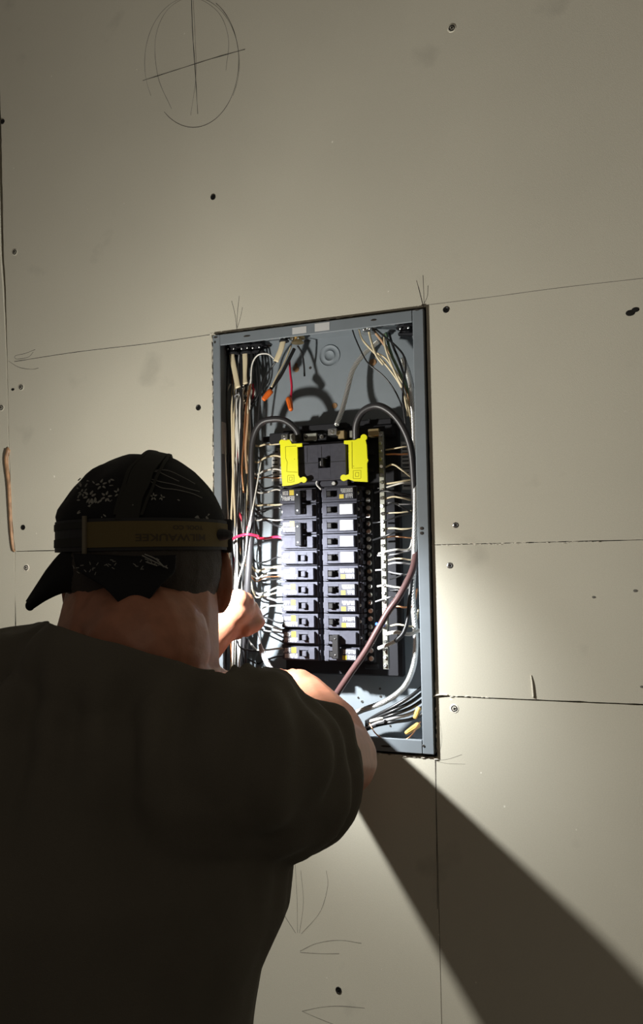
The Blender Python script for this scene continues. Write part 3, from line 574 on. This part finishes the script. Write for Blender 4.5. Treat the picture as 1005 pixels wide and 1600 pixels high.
# lower right
for k in range(5):
    wire([(664, 1070+k*11, .045), (642, 1088+k*9, .03+.004*k), (616, 1104+k*6, .026), (590, 1117+k*4, .03), (572, 1128+k*3, .035)], .0028, 'w_black' if k != 3 else 'w_grey', ['uppermost black wire sweeping into the lower right corner', 'second black wire of the lower right sweep', 'middle black wire of the lower right sweep', 'grey wire of the lower right sweep', 'lowest black wire of the lower right sweep'][k])
wire([(577, 1130, .01), (588, 1147, 0), (605, 1157, -.004), (625, 1159, -.004), (642, 1150, .0), (657, 1128, .02)], .0010, 'copper', 'bare copper wire sagging along the bottom of the panel')
wire([(579, 1127, .02), (590, 1124, .015), (598, 1123, .02)], .0026, 'w_white', 'short white wire end by the elbow')
nut((655, 1132, .03), (634, 1146, .012), 'tan wire nut lying in the lower right corner', 'tannut', .9); nut((655, 1105, .035), (648, 1123, .03), 'pale tan wire nut above the other in the lower right corner', 'tannut', .8)
MB().box((at(602, 1160, .05).x, .03, ZB+.002), (at(650, 1160, .05).x, .034, ZB+.006)).build('bottom_rail', 'steel', box)

# ------------------------------------------------------------ person
FD = V((-.50, .866, 0)).normalized(); RD_ = V((.866, .50, 0)).normalized(); UZ = V((0, 0, 1))
HR = Matrix((RD_, FD, UZ)).transposed()          # head local (right, front, up) -> world
HC = atd(224, 838, .93)
def H(r, f, u): return HC + RD_*r + FD*f + UZ*u
person = empty('person', (atd(160, 1300, .8).x, atd(160, 1300, .8).y, 0), 'person seen from behind in dark t-shirt and backwards printed cap reaching into the panel', 'person')
def remesh(mb, voxel, smooth=6, fac=.5):
    o = mb.build('tmp', None); md = o.modifiers.new('r', 'REMESH'); md.mode = 'VOXEL'; md.voxel_size = voxel
    if smooth: s = o.modifiers.new('s', 'SMOOTH'); s.iterations = smooth; s.factor = fac
    dg = bpy.context.evaluated_depsgraph_get(); dg.update(); me = bpy.data.meshes.new_from_object(o.evaluated_get(dg)); bpy.data.objects.remove(o)
    for p in me.polygons: p.use_smooth = True
    return me
S_R = atd(390, 1174, .76); E_R = atd(530, 1186, 1.01); W_R = atd(478, 1085, 1.19)
S_L = atd(8, 1100, .93); E_L = atd(140, 1200, 1.13); W_L = atd(338, 988, 1.20)
NB = atd(212, 1040, .86)
def torso(mb, g=0.0):
    # (py, px centre, half width, half depth, D)
    rows = [(1030, 205, .085, .07, .86), (1070, 190, .15, .10, .85), (1110, 175, .19, .12, .84), (1180, 160, .200, .135, .83), (1260, 150, .195, .14, .82), (1340, 145, .197, .145, .81), (1420, 140, .196, .15, .81), (1500, 135, .176, .155, .81), (1600, 130, .168, .16, .81), (1750, 125, .165, .15, .82), (1900, 125, .160, .13, .82)]
    v = []; n = 28; f = []; ax = V((.93, .36, 0)).normalized(); ay = V((-.36, .93, 0))
    for py, px, hw, hd, D in rows:
        c = atd(px, py, D)
        for k in range(n): a = 2*math.pi*k/n; v.append(c+ax*(hw+g)*math.cos(a)+ay*(hd+g)*math.sin(a))
    for i in range(len(rows)-1):
        for k in range(n): f.append((i*n+k, i*n+(k+1) % n, (i+1)*n+(k+1) % n, (i+1)*n+k))
    f += [tuple(range(n)), tuple((len(rows)-1)*n+k for k in range(n))]; mb.add(v, f)
# body: one continuous skin
b = MB()
b.ball(H(0, 0, -.012), (.086, .104, .092), HR); b.ball(H(0, .035, -.055), (.066, .070, .075), HR)                 # skull, jaw
b.ball(H(0, .084, -.112), (.030, .024, .022), HR); b.cap(H(-.05, .02, -.095), H(-.012, .078, -.108), .022, .022); b.cap(H(.05, .02, -.095), H(.012, .078, -.108), .022, .022); b.ball(H(0, .078, -.082), (.040, .028, .04), HR); b.cap(H(0, .095, -.015), H(0, .108, -.050), .008, .012)          # chin, nose
b.cap(H(-.035, .084, .010), H(.035, .084, .010), .012, .012); b.cap(H(-.022, .098, -.082), H(.022, .098, -.082), .008, .008) # brow, lips
b.ball(H(.046, .066, -.04), (.022, .026, .024), HR); b.ball(H(-.046, .066, -.04), (.022, .026, .024), HR)
for s in (-1, 1):                                                                                                # ears
    ec = H(.091 if s > 0 else -.078, -.004, -.052)
    pts = [ec + RD_*s*(.010*math.sin(math.pi*i/10)) + FD*(-.012*math.sin(math.pi*i/10*1.0)+.004) + UZ*(.034*math.cos(math.pi*i/10)-.002) for i in range(11)]
    b.tube(cr(pts, 3), .0050, 8); b.ball(ec+UZ*-.034+FD*.004, (.006, .007, .010), HR); b.ball(ec-RD_*s*.002, (.005, .010, .024), HR)
b.cap(H(.004, -.014, -.050), atd(222, 955, .90), .080, .088); b.cap(atd(222, 955, .90), NB, .088, .092)
b.cap(atd(205, 985, .84), atd(225, 1010, .82), .06, .07)
b.cap(NB+V((0, 0, -.05)), S_R, .060, .070); b.cap(NB+V((0, 0, -.04)), S_L, .07, .072); torso(b, -.012)
b.cap(S_R, E_R, .066, .050); b.cap(E_R, E_R.lerp(W_R, .35), .050, .052); b.cap(E_R.lerp(W_R, .35), W_R, .052, .032)
b.cap(S_L, E_L, .062, .048); b.cap(E_L, E_L.lerp(W_L, .35), .048, .050); b.cap(E_L.lerp(W_L, .35), W_L, .050, .028)
hipC = atd(125, 1900, .82); 
for s in (-1, 1):
    hp = V((hipC.x+s*.1, hipC.y, hipC.z+.02)); kn = V((hipC.x+s*.12, hipC.y+.03, .50)); an = V((hipC.x+s*.13, hipC.y-.01, .09))
    b.cap(hp, kn, .085, .058); b.cap(kn, an, .056, .038); b.cap(an, an+V((0, .15, -.045)), .038, .032)
# hands
def finger(pts, r0, r1, jr=1.12):
    n = len(pts)-1
    for i in range(n):
        a, c = pts[i], pts[i+1]; ra = r0+(r1-r0)*i/n; rb = r0+(r1-r0)*(i+1)/n; b.cap(a, c, ra*(1.06 if i else 1), rb)
# left hand, back of the hand toward the lamp, thumb and index pinching the strand
LH = lambda px, py, D: atd(px, py, D+.085)
b.cap(W_L, LH(352, 972, 1.13), .028, .030)
for p, q, r in (((348, 975, 1.13), (383, 940, 1.135), .017), ((350, 978, 1.14), (390, 953, 1.15), .018), ((352, 962, 1.125), (372, 938, 1.125), .020), ((355, 985, 1.15), (388, 966, 1.165), .016)): b.cap(LH(*p), LH(*q), r, r*.9)
b.cap(LH(366, 958, 1.125), LH(376, 952, 1.14), .024, .024); b.cap(LH(360, 975, 1.13), LH(378, 970, 1.14), .020, .018)
finger([LH(386, 948, 1.145), LH(399, 957, 1.16), LH(404, 968, 1.165), LH(401, 978, 1.16)], .0105, .0085)
finger([LH(385, 958, 1.155), LH(393, 972, 1.175), LH(385, 984, 1.175), LH(376, 984, 1.165)], .0105, .0085)
finger([LH(378, 965, 1.16), LH(382, 982, 1.18), LH(372, 991, 1.175), LH(364, 988, 1.165)], .0100, .0085)
finger([LH(368, 968, 1.16), LH(370, 988, 1.175), LH(361, 995, 1.17), LH(355, 990, 1.16)], .0090, .0075)
finger([LH(366, 975, 1.13), LH(384, 984, 1.13), LH(398, 979, 1.14), LH(407, 972, 1.15)], .0125, .0085)
# right hand reaching into the lower panel
b.cap(W_R, atd(468, 1072, 1.19), .028, .026)
for p, q in (((474, 1080, 1.18), (446, 1060, 1.20)), ((480, 1082, 1.19), (458, 1058, 1.215)), ((484, 1085, 1.19), (470, 1062, 1.22))): b.cap(atd(*p), atd(*q), .017, .0135)
finger([atd(446, 1058, 1.20), atd(436, 1054, 1.215), atd(428, 1060, 1.22), atd(426, 1068, 1.215)], .0105, .0082)
finger([atd(452, 1059, 1.21), atd(445, 1056, 1.23), atd(437, 1064, 1.235), atd(437, 1072, 1.22)], .0100, .0082)
finger([atd(462, 1061, 1.22), atd(456, 1060, 1.24), atd(448, 1069, 1.245), atd(447, 1077, 1.23)], .0100, .0080)
finger([atd(473, 1066, 1.22), atd(468, 1066, 1.24), atd(459, 1074, 1.245), atd(457, 1080, 1.23)], .0090, .0072)
finger([atd(466, 1082, 1.16), atd(452, 1080, 1.165), atd(441, 1076, 1.18), atd(433, 1070, 1.195)], .0125, .0088)
me = remesh(b, .0034, 3); body = link('body', me, 'skin', person)
for s in (-1, 1): MB().ball(H(s*.032, .090, -.008), (.012, .011, .011), HR).build('eye', 'eye', person, True)
# hair at the nape
b = MB(); b.ball(H(0, -.012, -.032), (.0925, .107, .098), HR, 24, 16)
me = remesh(b, .004, 2); 
bm = bmesh.new(); bm.from_mesh(me)
dele = [v for v in bm.verts if (v.co-HC).dot(FD) > .045 or (v.co-HC).z > .02 or ((v.co-HC).z < -.086-.014*noise.noise(v.co*60)-.012*noise.noise(v.co*200))]; bmesh.ops.delete(bm, geom=dele, context='VERTS')
for v in bm.verts: v.co += V((noise.noise(v.co*400), noise.noise(v.co*400+V((5, 5, 5))), 0))*.0012
bm.to_mesh(me); bm.free(); hair = link('hair', me, 'hair', person); md = hair.modifiers.new('t', 'SOLIDIFY'); md.thickness = .003
# t-shirt
b = MB(); torso(b, .006)
b.cap(NB+V((0, 0, -.032)), S_R, .087, .079); b.cap(NB+V((0, 0, -.03)), S_L, .092, .088); b.cap(atd(212, 1025, .86), atd(205, 1060, .84), .097, .11)
HEM = atd(462, 1208, .93); b.cap(S_R, HEM, .079, .078); b.cap(HEM, HEM+(HEM-S_R)*.25, .078, .074)
b.cap(atd(300, 1200, .78), atd(440, 1210, .82), .1, .085)
b.cap(S_L, S_L.lerp(E_L, .7), .088, .085)
me = remesh(b, .006, 5)
bm = bmesh.new(); bm.from_mesh(me)
def cutnear(pc, pn, rad):
    gm = [v for v in bm.verts if (v.co-pc).length < rad]; gs = set(gm)
    es = [e for e in bm.edges if e.verts[0] in gs and e.verts[1] in gs]; fs = [f for f in bm.faces if all(v in gs for v in f.verts)]
    bmesh.ops.bisect_plane(bm, geom=gm+es+fs, plane_co=pc, plane_no=pn, clear_outer=True)
aR = (E_R-S_R).normalized(); aL = (E_L-S_L).normalized()
cutnear(HEM+aR*.012, (aR+V((.1, 0, .0))).normalized(), .17); cutnear(S_L.lerp(E_L, .78), aL, .16)
cutnear(atd(205, 1000, .86)+V((0, 0, -.012)), V((.22, .30, 1)).normalized(), .16)
cutnear(atd(125, 1860, .82), V((0, 0, -1)), .4)
aRo = aR.orthogonal().normalized()
for v in bm.verts:
    p = v.co; n = v.normal
    u = (p-S_R).dot(aR); near = math.exp(-((u-.14)/.13)**2)*max(0, 1-(p-(S_R+aR*u)).length/.16)
    d = .011*near*math.sin(u*150+2.5*noise.noise(p*9)+ (p.z)*40)
    d += .005*noise.noise(V((p.x*11, p.y*11, p.z*4))) + .004*noise.noise(V((p.x*22, p.y*22, p.z*7)))
    zz = p.z-1.33
    d += .006*math.exp(-(zz/.06)**2)*math.sin((p.x*RT.x+p.y*RT.y)*120+2*noise.noise(p*14))
    v.co += n*d
bm.to_mesh(me); bm.free(); 
for p in me.polygons: p.use_smooth = True
shirt = link('t_shirt', me, 'shirt', person); md = shirt.modifiers.new('t', 'SOLIDIFY'); md.thickness = .0025; md.offset = 1
# trousers, belt line and boots (below the frame)
b = MB(); b.ball((hipC.x, hipC.y, hipC.z-.02), (.185, .15, .13)); b.cap((hipC.x-.045, hipC.y, hipC.z+.03), (hipC.x+.045, hipC.y, hipC.z+.03), .145, .145)
for s in (-1, 1): b.cap((hipC.x+s*.1, hipC.y, hipC.z-.02), (hipC.x+s*.12, hipC.y+.03, .50), .1, .075); b.cap((hipC.x+s*.12, hipC.y+.03, .50), (hipC.x+s*.13, hipC.y-.01, .14), .075, .065)
link('trousers', remesh(b, .012, 3), 'jean', person)
for s in (-1, 1):
    b = MB(); x, y = hipC.x+s*.13, hipC.y-.01; b.cap((x, y, .16), (x, y, .07), .058, .05); b.cap((x, y-.02, .048), (x, y+.17, .045), .048, .046); b.box((x-.05, y-.075, 0), (x+.05, y+.215, .022), .006)
    link('boot', remesh(b, .007, 3), 'leather', person)
# ------------------------------------------------------------ cap
ca, cb, ch = .0945, .114, .091; bandz = .0
def dome(dr, df, du, k=1.0):
    l = math.sqrt(dr*dr+df*df+du*du); dr, df, du = dr/l, df/l, du/l
    pt = HC + RD_*dr*ca*k + FD*df*cb*k + UZ*(du*ch*k + .006)
    return pt + RD_*.004*noise.noise(V((dr, df, du))*3)
v = []; f = []; nu, nv = 20, 64
for i in range(nu+1):
    th = math.radians(90-100*i/nu) if i else math.pi/2
    for k in range(nv):
        ph = 2*math.pi*k/nv; rr = math.cos(th); 
        bul = 1.0+.035*math.exp(-((th-.22)/.16)**2)
        p = dome(rr*math.cos(ph)+1e-9, rr*math.sin(ph), math.sin(th))
        p = HC + (p-HC)*bul + (p-HC).normalized()*.003*noise.noise(p*30)
        if th < 0: p.z -= .0
        v.append(p)
for i in range(1, 8):       # skirt below the band
    for k in range(nv):
        ph = 2*math.pi*k/nv; q = v[nu*nv+k]; back = max(0, -math.sin(ph)); d = (.004+.034*back**1.6)*i/7
        v.append(q - UZ*d - V((q.x-HC.x, q.y-HC.y, 0))*(.015*i))
for i in range(nu+7):
    for k in range(nv): f.append((i*nv+k, i*nv+(k+1) % nv, (i+1)*nv+(k+1) % nv, (i+1)*nv+k))
capo = MB().add(v, f).build('cap', 'cap', person, True); md = capo.modifiers.new('t', 'SOLIDIFY'); md.thickness = .002
tag(capo, 'dark cap with pale flower print and cloth tails')
def loft(rows, name, m, parent, thick=.003, k=6):
    R = [cr(r, k) for r in rows]; R2 = []
    for c in range(len(R[0])): R2.append(cr([r[c] for r in R], 4))
    n = len(R2[0]); vv = [p for col in R2 for p in col]; ff = [(i*n+j, i*n+j+1, (i+1)*n+j+1, (i+1)*n+j) for i in range(len(R2)-1) for j in range(n-1)]
    o = MB().add(vv, ff).build(name, m, parent, True); md = o.modifiers.new('t', 'SOLIDIFY'); md.thickness = thick; md.offset = 0; return o
up = [(170, 858), (132, 858), (102, 860), (78, 885), (60, 912), (42, 940)]; lo = [(205, 930), (160, 915), (128, 921), (98, 926), (72, 937), (51, 950)]
Du = [.818, .835, .85, .855, .86, .865]
loft([[atd(x, y, D) for (x, y), D in zip(up, Du)], [atd((a[0]+b_[0])/2, (a[1]+b_[1])/2, D-.012) for a, b_, D in zip(up, lo, Du)], [atd(x, y, D-.004) for (x, y), D in zip(lo, Du)]], 'cloth_tail', 'cap', capo)
loft([[atd(x, y, .812) for x, y in ((115, 866), (170, 868), (220, 870), (275, 868))], [atd(x, y, .800) for x, y in ((122, 890), (170, 895), (220, 900), (272, 893))], [atd(x, y, .786) for x, y in ((160, 915), (185, 922), (215, 924), (252, 912))], [atd(x, y, .782) for x, y in ((204, 962), (209, 965), (213, 965), (218, 958))]], 'cloth_tail', 'cap', capo)
MB().ball(atd(47, 946, .862), (.005, .005, .006)).build('tail_knot', 'cap', capo, True)
def on_cap(px, py, off=.0012):
    """nearest point of the dome along the ray"""
    d = ray(px, py); D = .70
    while D < .95:
        p = CAM+d*D; q = p-HC-UZ*.006; e = (q.dot(RD_)/ca)**2+(q.dot(FD)/cb)**2+(q.z/ch)**2
        if e < 1.045: return p-d.normalized()*off
        D += .0006
    return None
def petal(mb, px, py, ang, L, W, off=.0022):
    c = on_cap(px, py, off)
    if c is None: return
    n = (c-HC).normalized(); a = (RT*math.cos(ang)+UP*math.sin(ang)); a = (a-n*a.dot(n)).normalized(); s = n.cross(a); vv = []
    for k in range(10): t_ = 2*math.pi*k/10; vv.append(c+a*L*math.cos(t_)+s*W*math.sin(t_)*(1-.4*math.cos(t_)))
    mb.add([p for p in vv]+[p-n*.0012 for p in vv], [tuple(range(10)), tuple(range(19, 9, -1))]+[(i, (i+1) % 10, (i+1) % 10+10, i+10) for i in range(10)])
mb = MB(); rnd = random.Random(4)
for fx, fy, n, rr in ((150, 790, 8, 9), (140, 776, 6, 7), (160, 800, 6, 6), (166, 776, 6, 6), (316, 806, 8, 9), (158, 757, 5, 6), (240, 776, 5, 4), (253, 777, 4, 3), (205, 790, 5, 5), (338, 790, 4, 4), (185, 770, 5, 5), (128, 770, 5, 4), (282, 782, 3, 3)):
    for k in range(n):
        a = 2*math.pi*(k+rnd.random()*.5)/n; petal(mb, fx+rr*math.cos(a), fy-rr*math.sin(a), a, rr*.0003+.0006, rr*.00013+.0003)
for k in range(26): petal(mb, rnd.uniform(120, 178), rnd.uniform(745, 806), rnd.uniform(0, 6), rnd.uniform(.001, .0025), rnd.uniform(.0005, .0011))
for k in range(26): t_ = k/26; petal(mb, 196+24*t_+rnd.uniform(-6, 6), 808-52*t_+rnd.uniform(-3, 3), rnd.uniform(0, 6), .0017, .0009, .0032)
mb.build('flower_print', 'print_', capo)
mb = MB()
for pts in ([(225, 745), (248, 752), (272, 757), (296, 764), (312, 768)], [(228, 738), (246, 737), (262, 744), (280, 752)], [(235, 752), (252, 762), (275, 765), (300, 771), (316, 778)], [(240, 735), (262, 735), (285, 745), (305, 756)]):
    q = [on_cap(x, y, .0018) for x, y in pts]
    if all(q): mb.tube(cr(q, 6), .0004, 4)
mb.build('scroll_print', 'print_', capo)
mb = MB(); rnd = random.Random(8)
for k in range(34):
    x = rnd.choice((rnd.uniform(110, 190), rnd.uniform(205, 262))); y = rnd.uniform(872, 890) + (8 if x < 150 else 0); c = atd(x, y, .793); a = rnd.uniform(0, 3); d = (RT*math.cos(a)+UP*math.sin(a))*.0016
    mb.tube([c-d, c+d], .0004, 4)
mb.build('tail_print', 'print_', capo)
mb = MB()
for pts in ([(222, 868), (238, 876), (262, 888)], [(226, 866), (244, 874), (256, 886)], [(228, 878), (246, 884)]): mb.tube(cr([atd(x, y, .793) for x, y in pts], 5), .0007, 4)
mb.build('tail_print', 'print_', capo)
# seam band over the crown
def arcstrip(dirs, w_, off, name, m, parent, n=40):
    vv = []; ff = []
    for i in range(n+1):
        tt = math.radians(dirs[0]+(dirs[1]-dirs[0])*i/n); u = V((dirs[2], -1, 0)).normalized(); uu = V((dirs[3], 0, 1)).normalized(); d = u*math.cos(tt)+uu*math.sin(tt)
        p = dome(d.x, d.y, d.z, 1+off/.1); nn = (p-HC).normalized(); s = V((1, 0, 0)); sw = (RD_ - nn*RD_.dot(nn)).normalized()
        for a, h in ((-1, -.002), (-1, .001), (1, .001), (1, -.002)): vv.append(p+sw*a*w_/2+nn*h)
    for i in range(n): ff += [(4*i+j, 4*i+(j+1) % 4, 4*i+4+(j+1) % 4, 4*i+4+j) for j in range(4)]
    ff += [(0, 1, 2, 3), (4*n, 4*n+1, 4*n+2, 4*n+3)]
    return MB().add(vv, ff).build(name, m, parent)
arcstrip((8, 172, -.26, .16), .004, .0052, 'seam', 'seam', capo); arcstrip((8, 172, -.02, .34), .003, .0052, 'seam', 'seam', capo)
# ------------------------------------------------------------ headlamp worn over the cap
hl = empty('headlamp', H(0, 0, -.02), 'headlamp with tan and black elastic strap worn around the dark cap', 'headlamp')
def band(z0, z1, a0, a1, off, name, m, wave=0, n=60):
    vv = []; ff = []
    for i in range(n+1):
        ph = math.radians(a0+(a1-a0)*i/n)
        for j, (z, o_) in enumerate(((z0, off-.002), (z0, off), (z1, off), (z1, off-.002))):
            vv.append(HC+RD_*(ca*1.03+o_)*math.cos(ph)+FD*(cb*1.03+o_)*math.sin(ph)+UZ*(z+.0035*math.cos(ph)*0))
    for i in range(n): ff += [(4*i+j, 4*i+(j+1) % 4, 4*i+4+(j+1) % 4, 4*i+4+j) for j in range(4)]
    ff += [(0, 1, 2, 3), (4*n, 4*n+1, 4*n+2, 4*n+3)]
    return MB().add(vv, ff).build(name, m, hl)
band(-.018, .016, 0, 360, .002, 'strap', 'strap'); band(-.0145, .0125, -122, -8, .0028, 'strap_panel', 'tan'); band(-.013, -.004, -178, -125, .0030, 'strap_stripe', 'seam'); band(.006, .013, -178, -125, .0030, 'strap_stripe', 'seam')
def hb(ph, z, off): ph = math.radians(ph); return HC+RD_*(ca*1.03+off)*math.cos(ph)+FD*(cb*1.03+off)*math.sin(ph)+UZ*z
mb = MB(); mb.tube([hb(-123, -.021, .004), hb(-123, .019, .004)], .0026, 8); mb.build('buckle', 'buckle', hl)
MB().ball(hb(-27, -.001, .002), (.015, .012, .007), HR, 14, 8).build('strap_slot', 'strap', hl)
mb = MB(); mb.box((-.006, -.006, -.021), (.006, .006, .019), .002); rot = HR; mb.v = [hb(-5, 0, .002)+rot @ p for p in mb.v]; mb.build('side_clip', 'strap', hl)
arcstrip((5, 90, -.14, .22), .024, .004, 'top_strap', 'seam', hl); arcstrip((90, 176, -.14, .22), .024, .004, 'top_strap', 'seam', hl)
# upside down lettering on the strap
def strap_text(s, size, phc, zc):
    cu = bpy.data.curves.new('t', 'FONT'); cu.body = s; cu.size = size; cu.align_x = 'CENTER'; cu.align_y = 'CENTER'; cu.offset = .0002
    o = bpy.data.objects.new('t', cu); COL.objects.link(o); dg = bpy.context.evaluated_depsgraph_get(); dg.update(); me = bpy.data.meshes.new_from_object(o.evaluated_get(dg)); bpy.data.objects.remove(o)
    for v_ in me.vertices:
        x, y = -v_.co.x*1.45, -v_.co.y; ph = phc+math.degrees(x/.105); v_.co = hb(ph, zc+y, .0031)
    me.materials.clear(); return link('strap_lettering', me, 'letter', hl)
strap_text('MILWAUKEE', .0105, -68, -.0045); strap_text('TOOL CO', .006, -58, .0060)
# housing, lens and its light
ld = (LAMP_AIM-LAMP_POS).normalized(); hp = H(0, .128, 0.0)
b = MB(); b.box((-.03, -.012, -.02), (.03, .008, .02), .005); b.v = [hp+HR @ p for p in b.v]; b.build('lamp_base', 'strap', hl)
MB().tube(cr([hp, (hp+LAMP_POS-ld*.024)/2+UZ*.004, LAMP_POS-ld*.024]), .010, 10).build('tilt_arm', 'strap', hl, True)
MB().lathe([(.012, -.03), (.018, -.022), (.019, -.006), (.017, -.004)], LAMP_POS, ld, 20).build('lamp_housing', 'strap', hl, True)
MB().lathe([(.0155, -.0065), (.0155, -.004), (.001, -.0035)], LAMP_POS, ld, 20).build('lens', 'lens', hl)
def lnodes(o, falloff):
    l = o.data; l.use_nodes = True; nt = l.node_tree; em = nt.nodes['Emission']; lf = nt.nodes.new('ShaderNodeLightFalloff'); lf.inputs['Strength'].default_value = 1.0
    nt.links.new(lf.outputs[falloff], em.inputs['Strength'])
fl = lamp('headlamp_flood', 'SPOT', LAMP_POS+ld*.002, FLOOD, (1, .975, .90), spot_size=math.radians(180), spot_blend=.08, shadow_soft_size=.010)
bm_ = lamp('headlamp_beam', 'SPOT', LAMP_POS+ld*.002, BEAM, (.93, .97, 1.0), spot_size=math.radians(76), spot_blend=.95, shadow_soft_size=.008)
for o, t_ in ((fl, LAMP_POS+V((0, 1, 0))), (bm_, LAMP_AIM)):
    o.parent = hl; o.matrix_parent_inverse = Matrix.Translation(hl.location).inverted(); aim(o, t_)
lnodes(fl, 'Constant')
